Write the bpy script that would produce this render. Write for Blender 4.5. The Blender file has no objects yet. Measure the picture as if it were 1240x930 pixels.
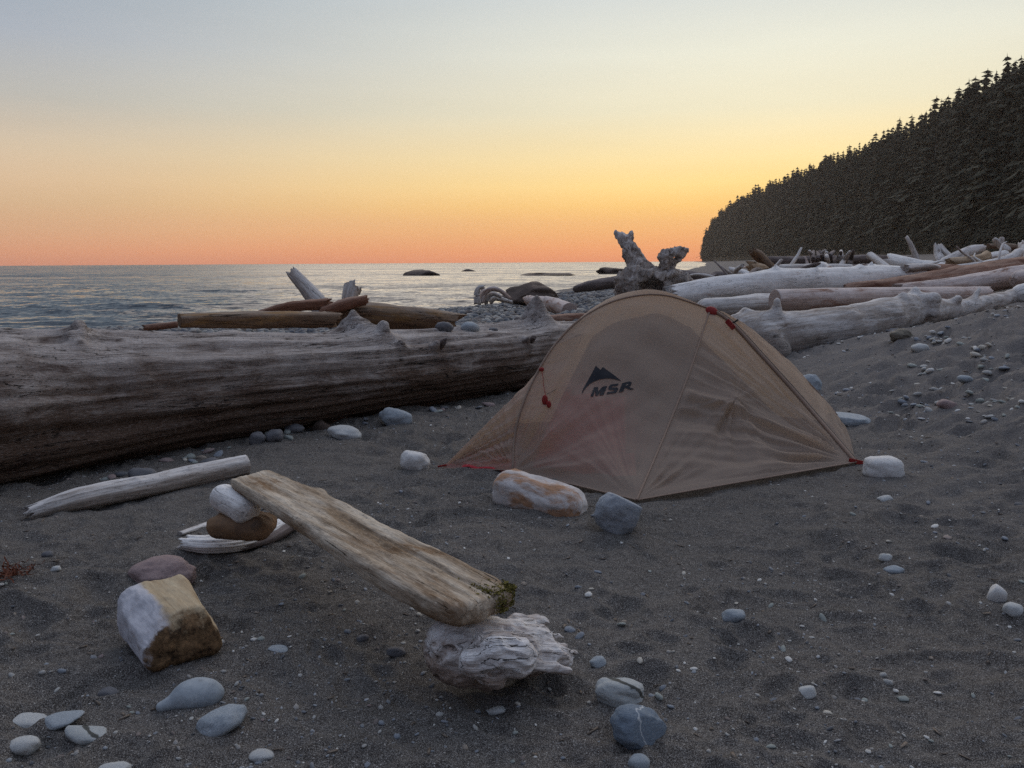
import bpy, math, random
import numpy as np
from mathutils import Vector, Matrix, Euler
from mathutils.bvhtree import BVHTree

R = math.radians
scn = bpy.context.scene
COL = scn.collection

# ------------------------------------------------------------------ camera
F, W0, H0 = 970.0, 1240.0, 930.0
PITCH, ROLL = R(8.65), R(0.36)
CAM = Vector((0, 0, 1.25))
cam_d = bpy.data.cameras.new('camera')
cam = bpy.data.objects.new('camera', cam_d); COL.objects.link(cam)
cam_d.sensor_width = 36; cam_d.lens = 36 * F / W0
cam_d.clip_start = 0.05; cam_d.clip_end = 60000
CR = Matrix.Rotation(R(90) - PITCH, 3, 'X') @ Matrix.Rotation(-ROLL, 3, 'Z')
cam.matrix_world = Matrix.Translation(CAM) @ CR.to_4x4()
scn.camera = cam
scn.render.resolution_x, scn.render.resolution_y = 1024, 768

# ------------------------------------------------------------------ sky
world = bpy.data.worlds.new("World"); scn.world = world; world.use_nodes = True
SUN_AZ = R(19)          # where the sun went down, measured from +Y towards +X


def lin(c):
    return tuple(((v / 255) / 12.92 if v / 255 <= 0.04045 else ((v / 255 + 0.055) / 1.055) ** 2.4) for v in c)


def build_world():
    nt = world.node_tree; N = nt.nodes; L = nt.links
    N.clear()
    out = N.new('ShaderNodeOutputWorld'); bg = N.new('ShaderNodeBackground')
    tc = N.new('ShaderNodeTexCoord'); sp = N.new('ShaderNodeSeparateXYZ')
    L.new(tc.outputs['Generated'], sp.inputs[0])

    def ramp(stops):
        r = N.new('ShaderNodeValToRGB'); cr = r.color_ramp; cr.interpolation = 'EASE'
        cr.interpolation = 'LINEAR'
        while len(cr.elements) > 1: cr.elements.remove(cr.elements[0])
        for i, (deg, c) in enumerate(stops):
            p = math.sin(R(deg))
            e = cr.elements[0] if i == 0 else cr.elements.new(p)
            e.position = max(0, p); e.color = (*lin(c), 1)
        L.new(sp.outputs['Z'], r.inputs[0])
        return r
    A = ramp(SKY_SUN); B = ramp(SKY_SIDE); Cc = ramp(SKY_BACK)
    # azimuth: dot of horizontal direction with the sunset direction
    dot = N.new('ShaderNodeVectorMath'); dot.operation = 'DOT_PRODUCT'
    hv = N.new('ShaderNodeVectorMath'); hv.operation = 'MULTIPLY'; hv.inputs[1].default_value = (1, 1, 0)
    nm = N.new('ShaderNodeVectorMath'); nm.operation = 'NORMALIZE'
    L.new(tc.outputs['Generated'], hv.inputs[0]); L.new(hv.outputs[0], nm.inputs[0])
    L.new(nm.outputs[0], dot.inputs[0]); dot.inputs[1].default_value = (math.sin(SUN_AZ), math.cos(SUN_AZ), 0)
    m1 = N.new('ShaderNodeMapRange'); m1.inputs[1].default_value = math.cos(R(56)); m1.inputs[2].default_value = 1.0
    m1.interpolation_type = 'LINEAR'
    L.new(dot.outputs['Value'], m1.inputs[0])
    m2 = N.new('ShaderNodeMapRange'); m2.inputs[1].default_value = -0.7; m2.inputs[2].default_value = math.cos(R(56))
    m2.interpolation_type = 'SMOOTHSTEP'
    L.new(dot.outputs['Value'], m2.inputs[0])
    x1 = N.new('ShaderNodeMix'); x1.data_type = 'RGBA'
    x2 = N.new('ShaderNodeMix'); x2.data_type = 'RGBA'
    L.new(m2.outputs[0], x1.inputs[0]); L.new(Cc.outputs[0], x1.inputs[6]); L.new(B.outputs[0], x1.inputs[7])
    pw = N.new('ShaderNodeMath'); pw.operation = 'POWER'; L.new(m1.outputs[0], pw.inputs[0]); pw.inputs[1].default_value = 1.9
    L.new(pw.outputs[0], x2.inputs[0]); L.new(x1.outputs[2], x2.inputs[6]); L.new(A.outputs[0], x2.inputs[7])
    # faint thin high cloud, only a few percent of brightness
    mp = N.new('ShaderNodeMapping'); mp.inputs['Scale'].default_value = (1.2, 1.2, 9)
    nz = N.new('ShaderNodeTexNoise'); nz.inputs['Scale'].default_value = 2.2; nz.inputs['Detail'].default_value = 6
    L.new(tc.outputs['Generated'], mp.inputs[0]); L.new(mp.outputs[0], nz.inputs['Vector'])
    mr = N.new('ShaderNodeMapRange'); mr.inputs[3].default_value = 0.93; mr.inputs[4].default_value = 1.06
    L.new(nz.outputs[0], mr.inputs[0])
    mul = N.new('ShaderNodeVectorMath'); mul.operation = 'SCALE'
    L.new(x2.outputs[2], mul.inputs[0]); L.new(mr.outputs[0], mul.inputs['Scale'])
    L.new(mul.outputs[0], bg.inputs[0]); bg.inputs[1].default_value = 1.25
    L.new(bg.outputs[0], out.inputs[0])


SKY_SUN = [(0, (230, 136, 84)), (0.8, (240, 152, 84)), (2.2, (248, 178, 92)), (3.8, (250, 198, 106)), (5.2, (247, 211, 132)), (7, (238, 214, 156)),
           (10, (220, 212, 182)), (13.5, (214, 213, 196)), (18, (190, 196, 196)), (30, (178, 188, 200)), (55, (168, 181, 200)), (90, (160, 172, 194))]
SKY_SIDE = [(0, (198, 126, 98)), (0.8, (212, 142, 102)), (2.2, (212, 162, 118)), (3.8, (204, 170, 132)), (5.2, (202, 174, 142)), (7, (192, 174, 150)),
            (10, (168, 167, 162)), (13.5, (148, 156, 167)), (18, (130, 144, 158)), (30, (138, 153, 172)), (55, (150, 164, 188)), (90, (160, 172, 194))]
SKY_BACK = [(0, (60, 60, 66)), (5, (70, 68, 74)), (12, (80, 80, 90)), (25, (92, 98, 116)), (50, (122, 134, 158)), (90, (160, 172, 194))]
build_world()

# the sun is down: only the wide glow over the headland is left as a very soft lamp
sl = bpy.data.lights.new('sun', 'SUN'); sl.energy = 0.9; sl.angle = R(75); sl.color = (1.0, 0.80, 0.62)
so = bpy.data.objects.new('sun', sl); COL.objects.link(so)
sd = Vector((math.sin(SUN_AZ) * math.cos(R(26)), math.cos(SUN_AZ) * math.cos(R(26)), math.sin(R(26))))
so.rotation_euler = sd.to_track_quat('Z', 'Y').to_euler()
so.location = (0, 0, 20)

scn.view_settings.view_transform = 'Standard'; scn.view_settings.look = 'None'
scn.view_settings.exposure = 0.14; scn.view_settings.gamma = 1.0
scn.render.engine = 'CYCLES'
scn.cycles.use_denoising = False
scn.cycles.max_bounces = 6; scn.cycles.diffuse_bounces = 3; scn.cycles.glossy_bounces = 3
scn.cycles.transmission_bounces = 4; scn.cycles.transparent_max_bounces = 8; scn.cycles.volume_bounces = 0
scn.cycles.use_fast_gi = False

# ------------------------------------------------------------------ noise
def _h(ix, iy, iz, seed):
    n = (ix.astype(np.uint32) * np.uint32(374761393) + iy.astype(np.uint32) * np.uint32(668265263)
         + iz.astype(np.uint32) * np.uint32(2147483647) + np.uint32(seed * 974711 & 0xffffffff))
    n = (n ^ (n >> np.uint32(13))) * np.uint32(1274126177)
    n = (n ^ (n >> np.uint32(15))) * np.uint32(2246822519)
    return n ^ (n >> np.uint32(16))


_G = np.array([(1, 1, 0), (-1, 1, 0), (1, -1, 0), (-1, -1, 0), (1, 0, 1), (-1, 0, 1), (1, 0, -1), (-1, 0, -1),
               (0, 1, 1), (0, -1, 1), (0, 1, -1), (0, -1, -1), (1, 1, 0), (-1, 1, 0), (0, -1, 1), (0, -1, -1)], dtype=np.float32)


def pn(x, y, z=0.0, seed=0):
    x = np.asarray(x, dtype=np.float32); y = np.asarray(y, dtype=np.float32)
    x, y, z = np.broadcast_arrays(x, y, np.asarray(z, dtype=np.float32))
    fx, fy, fz = np.floor(x), np.floor(y), np.floor(z)
    ix, iy, iz = fx.astype(np.int64), fy.astype(np.int64), fz.astype(np.int64)
    dx, dy, dz = x - fx, y - fy, z - fz
    u = dx * dx * dx * (dx * (dx * 6 - 15) + 10); v = dy * dy * dy * (dy * (dy * 6 - 15) + 10); w = dz * dz * dz * (dz * (dz * 6 - 15) + 10)
    r = np.zeros(x.shape, dtype=np.float32)
    for a in (0, 1):
        wa = u if a else 1 - u
        for b in (0, 1):
            wb = v if b else 1 - v
            for c in (0, 1):
                wc = w if c else 1 - w
                g = _G[_h(ix + a, iy + b, iz + c, seed) & np.uint32(15)]
                r += wa * wb * wc * (g[..., 0] * (dx - a) + g[..., 1] * (dy - b) + g[..., 2] * (dz - c))
    return r


def fbm(x, y, z=0.0, oct=4, seed=0, gain=0.5, lac=2.03):
    s = 0; a = 1.0; f = 1.0
    for i in range(oct):
        s = s + a * pn(np.asarray(x) * f, np.asarray(y) * f, np.asarray(z) * f, seed + i * 7)
        a *= gain; f *= lac
    return s


def sstep(a, b, x):
    t = np.clip((x - a) / (b - a), 0, 1); return t * t * (3 - 2 * t)


# ------------------------------------------------------------------ pixels to rays
def ray(px, py):
    d = CR @ Vector(((px - W0 / 2) / F, -(py - H0 / 2) / F, -1)); return d


def at(px, py, Y):
    d = ray(px, py); return CAM + d * (Y / d.y)


# ------------------------------------------------------------------ terrain
SEA = -1.3
SHORE = np.array([(-400, -60), (-120, 2), (-60, 16), (-25, 25), (-12, 32), (-3, 44), (5, 62), (16, 98), (45, 195), (110, 440), (260, 1060),
                  (470, 1990), (560, 2500), (1500, 4000)], dtype=float)


def shore_d(x, y):
    """signed distance inland from the shoreline"""
    x = np.asarray(x, float); y = np.asarray(y, float)
    best = np.full(x.shape, 1e9); sign = np.ones(x.shape)
    for (ax, ay), (bx, by) in zip(SHORE[:-1], SHORE[1:]):
        ex, ey = bx - ax, by - ay; l2 = ex * ex + ey * ey
        t = np.clip(((x - ax) * ex + (y - ay) * ey) / l2, 0, 1)
        d = np.hypot(x - ax - t * ex, y - ay - t * ey)
        cr = ex * (y - ay) - ey * (x - ax)
        m = d < best
        best = np.where(m, d, best); sign = np.where(m, np.where(cr > 0, -1, 1), sign)
    return best * sign


def base_h(x, y):
    x = np.asarray(x, float); y = np.asarray(y, float)
    d = shore_d(x, y)
    z = np.interp(d, [-200, -40, 0, 5, 12, 20, 28, 45, 140, 400], [-8, -4, SEA, -0.85, -0.42, -0.12, 0.0, 0.0, 4.6, 6.0])
    t = (x - 2.35 + 0.06 * (y - 5)) / 0.55
    s = np.where(t > 12, t, np.log1p(np.exp(np.minimum(t, 12)))) * 0.55
    # the sand bank right of the tent, flattening out at its crest
    rise = 0.66 * np.tanh(0.150 * s / 0.66)
    rise = rise + 0.40 * sstep(2.3, 5.4, x) * sstep(1.6, 5.0, y) * (1 - sstep(7.8, 10.2, y))
    rise = rise * sstep(-14, 1.0, y) * (1 - 0.55 * sstep(16, 50, y))
    # low swell where the drift logs are heaped
    rise = rise + 0.30 * np.exp(-(((x - 5) / 5.0) ** 2 + ((y - 17) / 4.0) ** 2))
    return z + rise


def dimples(x, y, cell, rmin, rmax, depth, keep, seed):
    """rounded trodden pits with raised rims, scattered on a jittered grid"""
    gx, gy = np.floor(x / cell), np.floor(y / cell); out = np.zeros(x.shape)
    for i in (-1, 0, 1):
        for j in (-1, 0, 1):
            cx, cy = (gx + i).astype(np.int64), (gy + j).astype(np.int64)
            h = _h(cx, cy, cx * 0, seed); h2 = _h(cx, cy, cx * 0 + 1, seed)
            u1, u2, u3, u4 = (h & np.uint32(255)) / 255., ((h >> np.uint32(8)) & np.uint32(255)) / 255., ((h >> np.uint32(16)) & np.uint32(255)) / 255., (h2 & np.uint32(255)) / 255.
            on = u4 < keep; a = ((h2 >> np.uint32(8)) & np.uint32(255)) / 255. * 3.14; e = .6 + .4 * ((h2 >> np.uint32(16)) & np.uint32(255)) / 255.
            dx, dy = x - (cx + .15 + .7 * u1) * cell, y - (cy + .15 + .7 * u2) * cell
            r = rmin + (rmax - rmin) * u3
            q = np.hypot((dx * np.cos(a) + dy * np.sin(a)) / r, (-dx * np.sin(a) + dy * np.cos(a)) / (r * e))
            out = out + on * (.4 + .6 * u3) * (-depth * 1.25 * np.where(q < 1, np.maximum(1 - q * q, 0) ** 1.5, 0) + depth * .38 * np.exp(-((q - 1.12) / .22) ** 2))
    return out


def fine_h(x, y):
    x = np.asarray(x, float); y = np.asarray(y, float)
    w = np.clip(1 - (y - 14) / 30, 0, 1)
    wx = x + 0.12 * pn(x * 1.7, y * 1.7, 3.1); wy = y + 0.12 * pn(x * 1.7, y * 1.7, 9.4)
    soft = 0.038 * fbm(wx * 0.9, wy * 1.1, 0.3, 3, 11)
    # trodden sand: shallow rounded pits with soft rims
    m = np.clip(0.35 + 0.75 * pn(x * 0.55 + 3, y * 0.55, 0, 21) + 0.22 * sstep(0.3, 1.6, x), 0.12, 1.0)
    q = pn(wx * 3.4, wy * 4.6, 1.7, 5)
    pits = -0.055 * sstep(0.06, 0.50, q) + 0.018 * sstep(0.02, 0.14, q) * (1 - sstep(0.14, 0.3, q))
    q2 = pn(wx * 6.5, wy * 8.5, 4.2, 6)
    pits2 = -0.024 * sstep(0.05, 0.5, q2)
    lump = 0.014 * fbm(wx * 9, wy * 12, 2, 3, 8)
    # wind ripples: short crests, strongest on the right and on the slope
    rp = np.sin((wy * 0.93 - wx * 0.36) * 2 * math.pi / 0.17 + 3.2 * pn(x * 1.3, y * 1.3, 5, 2))
    rm = 0.0062 * np.clip(0.15 + 1.5 * pn(x * 0.8, y * 0.8, 8, 3) + 0.4 * sstep(0.6, 2.4, x), 0, 1.3)
    # slide lines running down the bank
    sl_ = 0.045 * pn((x * 0.35 + y * 0.9) * 2.1 + 7, (x - y * 0.35) * 0.28, 0, 31) * sstep(2.0, 3.4, x) * (1 - sstep(13, 18, y))
    sl2 = 0.026 * pn((x * 0.30 + y * 0.9) * 5.5 + 7, (x - y * 0.35) * 0.6, 0, 33) * sstep(1.8, 3.0, x) * (1 - sstep(13, 18, y))
    rdg = 0.020 * (0.5 - np.abs(pn(wx * 2.3 + 5, wy * 3.3, 0.7, 13)) * 2.2) * np.clip(m, .3, 1)
    dm = dimples(wx + .03 * pn(x * 9, y * 9, 0, 71), wy, 0.30, .08, .15, .042, .62, 3) + dimples(wx, wy + .02 * pn(x * 12, y * 12, 0, 72), 0.15, .03, .07, .020, .5, 9)
    dm = dm * np.clip(.55 + .9 * pn(x * .6, y * .6, 4, 73) + .25 * sstep(0, 2, x), .15, 1)
    far = 0.10 * pn(x * 0.18, y * 0.18, 6, 41) * sstep(14, 26, y)
    return w * (soft + dm + rdg + m * (pits + pits2 + lump) + rm * rp + sl_ + sl2) + far


def height(x, y):
    return base_h(x, y) + fine_h(x, y)


def G(px, py):
    """the point of the beach seen at that pixel"""
    d = ray(px, py)
    ts = np.concatenate([np.arange(1.2, 30, 0.03), np.arange(30, 400, 0.5)])
    X = CAM.x + d.x * ts; Y = CAM.y + d.y * ts; Z = CAM.z + d.z * ts
    hh = base_h(X, Y) - Z
    i = int(np.argmax(hh > 0)) if (hh > 0).any() else len(ts) - 1
    if i > 0:
        a, b = ts[i - 1], ts[i]; fa, fb = hh[i - 1], hh[i]
        t = a + (b - a) * (-fa) / (fb - fa + 1e-9)
    else: t = ts[0]
    p = CAM + d * t
    p.z = float(height(np.array([p.x]), np.array([p.y]))[0])
    return p


def hz(x, y): return float(height(np.array([x]), np.array([y]))[0])


def depth(p): return -(CR.transposed() @ (p - CAM)).z


def px_of(p):
    q = CR.transposed() @ (Vector(p) - CAM); return W0 / 2 + F * q.x / -q.z, H0 / 2 - F * q.y / -q.z


MARKS = [(188, 682, 'the pinkish brown stone'), (203, 757, 'the squared chunk of wood'), (225, 838, 'the curved blue grey stone'), (261, 870, 'the smooth blue grey stone'), (96, 888, 'the mottled flat stone'),
         (130, 922, 'the rough pale stone'), (312, 900, 'the lone pale stone'), (610, 780, 'the twisted root burl'), (500, 690, 'the middle of the plank'), (380, 640, 'the far half of the plank'),
         (653, 603, 'the orange and white log chunk'), (752, 620, 'the three cornered stone'), (501, 557, 'the white rounded stone'), (751, 841, 'the striped oval stone'), (775, 882, 'the white veined stone'),
         (890, 749, 'the lone blue grey pebble'), (980, 834, 'the pale greenish pebble'), (1082, 678, 'the touching pair of pebbles'), (1075, 566, 'the white blunt stone'), (1210, 714, 'the white pointed stone'),
         (1075, 825, 'the pale shards'), (1033, 505, 'the long low blue stone'), (985, 466, 'the stone behind the tent'), (1117, 423, 'the high pale stone'), (1151, 492, 'the brownish bank stone'), (1171, 460, 'the grey blue bank stone'),
         (416, 523, 'the flat pale oval stone'), (478, 507, 'the flat blue grey oval stone'), (310, 533, 'the two grey cobbles'), (250, 560, 'the shaded dark cobble'), (100, 602, 'the slim grey log'), (60, 694, 'the tiny pale pebble'),
         (925, 328, 'the brown root horn'), (996, 327, 'the cream log end'), (1066, 318, 'the leaning grey pole'), (1140, 308, 'the forked grey root'), (1212, 294, 'the antler shaped root'), (1105, 322, 'the split white log'), (1180, 315, 'the tan slab')]


def where(px, py):
    mx, my, nm = min(MARKS, key=lambda m: (m[0] - px) ** 2 + 2 * (m[1] - py) ** 2)
    dx, dy = px - mx, py - my; d = math.hypot(dx, dy)
    near = 'just ' if d < 32 else '' if d < 75 else 'well '
    if abs(dx) > 2.2 * abs(dy): w_ = 'right of' if dx > 0 else 'left of'
    elif abs(dy) > 2.2 * abs(dx): w_ = 'in front of' if dy > 0 else 'behind'
    else: w_ = ('in front and ' if dy > 0 else 'behind and ') + ('right of' if dx > 0 else 'left of')
    return near + w_ + ' ' + nm


# ------------------------------------------------------------------ object helpers
def tag(o, label=None, cat=None, group=None, kind=None):
    if label: o['label'] = label
    if cat: o['category'] = cat
    if group: o['group'] = group
    if kind: o['kind'] = kind
    return o


def mesh_np(name, V, Q, mat=None, smooth=True, attrs=None, tris=None):
    me = bpy.data.meshes.new(name)
    V = np.asarray(V, dtype=np.float32)
    nq = 0 if Q is None else len(Q); ntr = 0 if tris is None else len(tris)
    loops = []
    if nq: loops.append(np.asarray(Q, dtype=np.int32).ravel())
    if ntr: loops.append(np.asarray(tris, dtype=np.int32).ravel())
    lp = np.concatenate(loops)
    me.vertices.add(len(V)); me.vertices.foreach_set('co', V.ravel())
    me.loops.add(len(lp)); me.loops.foreach_set('vertex_index', lp)
    st = np.concatenate([np.arange(nq) * 4, nq * 4 + np.arange(ntr) * 3]).astype(np.int32)
    tt = np.concatenate([np.full(nq, 4), np.full(ntr, 3)]).astype(np.int32)
    me.polygons.add(nq + ntr); me.polygons.foreach_set('loop_start', st); me.polygons.foreach_set('loop_total', tt)
    if smooth: me.polygons.foreach_set('use_smooth', np.ones(nq + ntr, dtype=bool))
    me.update(calc_edges=True)
    for k, (ty, dat) in (attrs or {}).items():
        a = me.attributes.new(k, ty, 'POINT')
        a.data.foreach_set('vector' if ty == 'FLOAT_VECTOR' else 'value', np.asarray(dat, dtype=np.float32 if ty != 'INT' else np.int32).ravel())
    if mat: me.materials.append(mat)
    me.validate()
    return me


def link(name, me, parent=None, loc=None, rot=None, scale=None):
    o = bpy.data.objects.new(name, me); COL.objects.link(o)
    if loc is not None: o.location = loc
    if rot is not None: o.rotation_euler = rot
    if scale is not None: o.scale = scale
    if parent: o.parent = parent
    return o


def empty(name, loc): return link(name, None, loc=loc)


def recentre(V, loc): return np.asarray(V, float) - np.array(loc)[None, :]


def grid_quads(nr, nc, wrap=False):
    i = np.arange(nr - 1)[:, None]; cw = nc if wrap else nc - 1
    j = np.arange(cw)[None, :]; j2 = (j + 1) % nc
    return np.stack([i * nc + j, i * nc + j2, (i + 1) * nc + j2, (i + 1) * nc + j], -1).reshape(-1, 4)


# ------------------------------------------------------------------ materials
class NB:
    def __init__(s, name):
        s.m = bpy.data.materials.new(name); s.m.use_nodes = True
        s.N = s.m.node_tree.nodes; s.L = s.m.node_tree.links; s.N.clear()
        s.out = s.n('ShaderNodeOutputMaterial')

    def n(s, t, **k):
        x = s.N.new(t)
        for a, b in k.items(): setattr(x, a, b)
        return x

    def set(s, node, idx, v):
        if hasattr(v, 'is_linked') or hasattr(v, 'links'): s.L.new(v, node.inputs[idx])
        else: node.inputs[idx].default_value = v

    def attr(s, name, out='Vector'):
        return s.n('ShaderNodeAttribute', attribute_name=name).outputs[out]

    def coord(s, which='Object'): return s.n('ShaderNodeTexCoord').outputs[which]

    def mapping(s, v, scale=(1, 1, 1), loc=(0, 0, 0), rot=(0, 0, 0)):
        m = s.n('ShaderNodeMapping'); s.L.new(v, m.inputs[0])
        m.inputs['Scale'].default_value = scale; s.set(m, 'Location', loc); m.inputs['Rotation'].default_value = rot
        return m.outputs[0]

    def noise(s, v, scale, detail=4, rough=0.55, dist=0.0, out=0):
        t = s.n('ShaderNodeTexNoise'); s.L.new(v, t.inputs['Vector'])
        t.inputs['Scale'].default_value = scale; t.inputs['Detail'].default_value = detail
        t.inputs['Roughness'].default_value = rough; t.inputs['Distortion'].default_value = dist
        return t.outputs[out]

    def vor(s, v, scale, out='Distance', feature='F1', rnd=1.0):
        t = s.n('ShaderNodeTexVoronoi', feature=feature); s.L.new(v, t.inputs['Vector'])
        t.inputs['Scale'].default_value = scale; t.inputs['Randomness'].default_value = rnd
        return t.outputs[out]

    def mr(s, v, a, b, c=0.0, d=1.0, smooth=False):
        t = s.n('ShaderNodeMapRange')
        if smooth: t.interpolation_type = 'SMOOTHSTEP'
        s.set(t, 0, v); t.inputs[1].default_value = a; t.inputs[2].default_value = b
        t.inputs[3].default_value = c; t.inputs[4].default_value = d
        return t.outputs[0]

    def math(s, op, a, b=0.0):
        t = s.n('ShaderNodeMath', operation=op); s.set(t, 0, a); s.set(t, 1, b); return t.outputs[0]

    def mix(s, f, a, b, mode='MIX'):
        t = s.n('ShaderNodeMix', data_type='RGBA', blend_type=mode)
        s.set(t, 0, f)
        for i, c in ((6, a), (7, b)):
            if isinstance(c, tuple): t.inputs[i].default_value = (*c[:3], 1)
            else: s.L.new(c, t.inputs[i])
        return t.outputs[2]

    def bump(s, h, strength, dist, prev=None):
        b = s.n('ShaderNodeBump'); s.L.new(h, b.inputs['Height'])
        b.inputs['Strength'].default_value = strength; b.inputs['Distance'].default_value = dist
        if prev: s.L.new(prev, b.inputs['Normal'])
        return b.outputs[0]

    def principled(s, col, rough=0.8, normal=None, spec=0.25, **kw):
        p = s.n('ShaderNodeBsdfPrincipled')
        if isinstance(col, tuple): p.inputs['Base Color'].default_value = (*col[:3], 1)
        else: s.L.new(col, p.inputs['Base Color'])
        s.set(p, 'Roughness', rough); p.inputs['Specular IOR Level'].default_value = spec
        if normal: s.L.new(normal, p.inputs['Normal'])
        for k, v in kw.items(): s.set(p, k, v)
        s.L.new(p.outputs[0], s.out.inputs[0]); return p


def wood_mat(name, pale, mid, dark, stain=None, stain_amt=0.0, grain=1.0, bleach_shade=(0.0, 1.0), crack=0.7, spots=0.0, bumpd=0.006, fine=1.0, patch=(1.1, 4.2), gs=1.6, amp=1.0):
    """weathered driftwood. attribute wc: x along the grain (m), y and z across; attribute bl: weather bleaching with top light and underside shade painted in"""
    b = NB(name)
    wc = b.attr('wc')
    g1 = b.noise(b.mapping(wc, (gs * grain, 26 * grain, 26 * grain)), 1.0, 6, 0.62, 0.35)
    g2 = b.noise(b.mapping(wc, (7 * grain * fine, 120 * grain * fine, 120 * grain * fine)), 1.0, 4, 0.6, 0.2)
    big = b.noise(b.mapping(wc, (patch[0], patch[1], patch[1])), 1.0, 5, 0.6, 0.8)
    mott = b.noise(wc, 9, 5, 0.65)
    bl = b.attr('bl', 'Fac')
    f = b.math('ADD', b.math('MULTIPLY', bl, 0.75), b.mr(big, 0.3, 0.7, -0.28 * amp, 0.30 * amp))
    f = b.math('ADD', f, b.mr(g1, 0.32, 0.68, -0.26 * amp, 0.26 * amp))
    f = b.mr(f, bleach_shade[0], bleach_shade[1], 0, 1, True)
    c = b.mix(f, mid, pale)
    c = b.mix(b.mr(mott, 0.45, 0.72, 0, 0.35), c, tuple(v * 0.72 for v in mid))
    if stain:
        st = b.noise(b.mapping(wc, (1.8, 6, 6), (3.3, 1, 2)), 1.0, 5, 0.65, 0.6)
        c = b.mix(b.mr(st, 0.62 - 0.32 * stain_amt, 0.78 - 0.25 * stain_amt, 0, 1, True), c, stain)
    # drying cracks, long and thin along the grain
    ck = b.noise(b.mapping(wc, (0.9 * grain, 17 * grain, 17 * grain), (5, 2, 1)), 1.0, 3, 0.5, 0.5)
    ridge = b.math('ABSOLUTE', b.math('SUBTRACT', ck, 0.5))
    ckm = b.math('MULTIPLY', b.mr(ridge, 0.0, 0.012, 1, 0, True), b.mr(b.noise(b.mapping(wc, (1.3, 5, 5), (1, 7, 3)), 1.0, 3), 0.47, 0.6, 0, 1))
    ckm = b.math('MULTIPLY', ckm, crack)
    c = b.mix(ckm, c, dark)
    c = b.mix(b.mr(g2, 0.25, 0.5, 0.55, 0.0), c, tuple((m + d) / 2 for m, d in zip(mid, dark)))
    if spots > 0:
        sp = b.vor(wc, 38, 'Distance')
        gate = b.mr(b.noise(wc, 5, 3), 0.45, 0.6, 0, 1)
        c = b.mix(b.math('MULTIPLY', b.mr(sp, 0.12, 0.26, spots, 0), gate), c, dark)
    g3 = b.noise(b.mapping(wc, (30 * grain, 210 * grain, 210 * grain)), 1.0, 3, .7)
    c = b.mix(b.mr(g3, .56, .74, 0, .45), c, tuple(min(1, v * 1.35) for v in pale))
    c = b.mix(b.mr(g3, .44, .28, 0, .5), c, dark)
    nrm = b.bump(g1, 0.55, bumpd * 1.4)
    nrm = b.bump(g2, 0.5, bumpd * 0.45, nrm)
    nrm = b.bump(b.math('MULTIPLY', ckm, -1), 0.8, bumpd * 1.6, nrm)
    nrm = b.bump(mott, 0.35, bumpd, nrm)
    b.principled(c, 0.82, nrm, 0.2)
    return b.m


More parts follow.
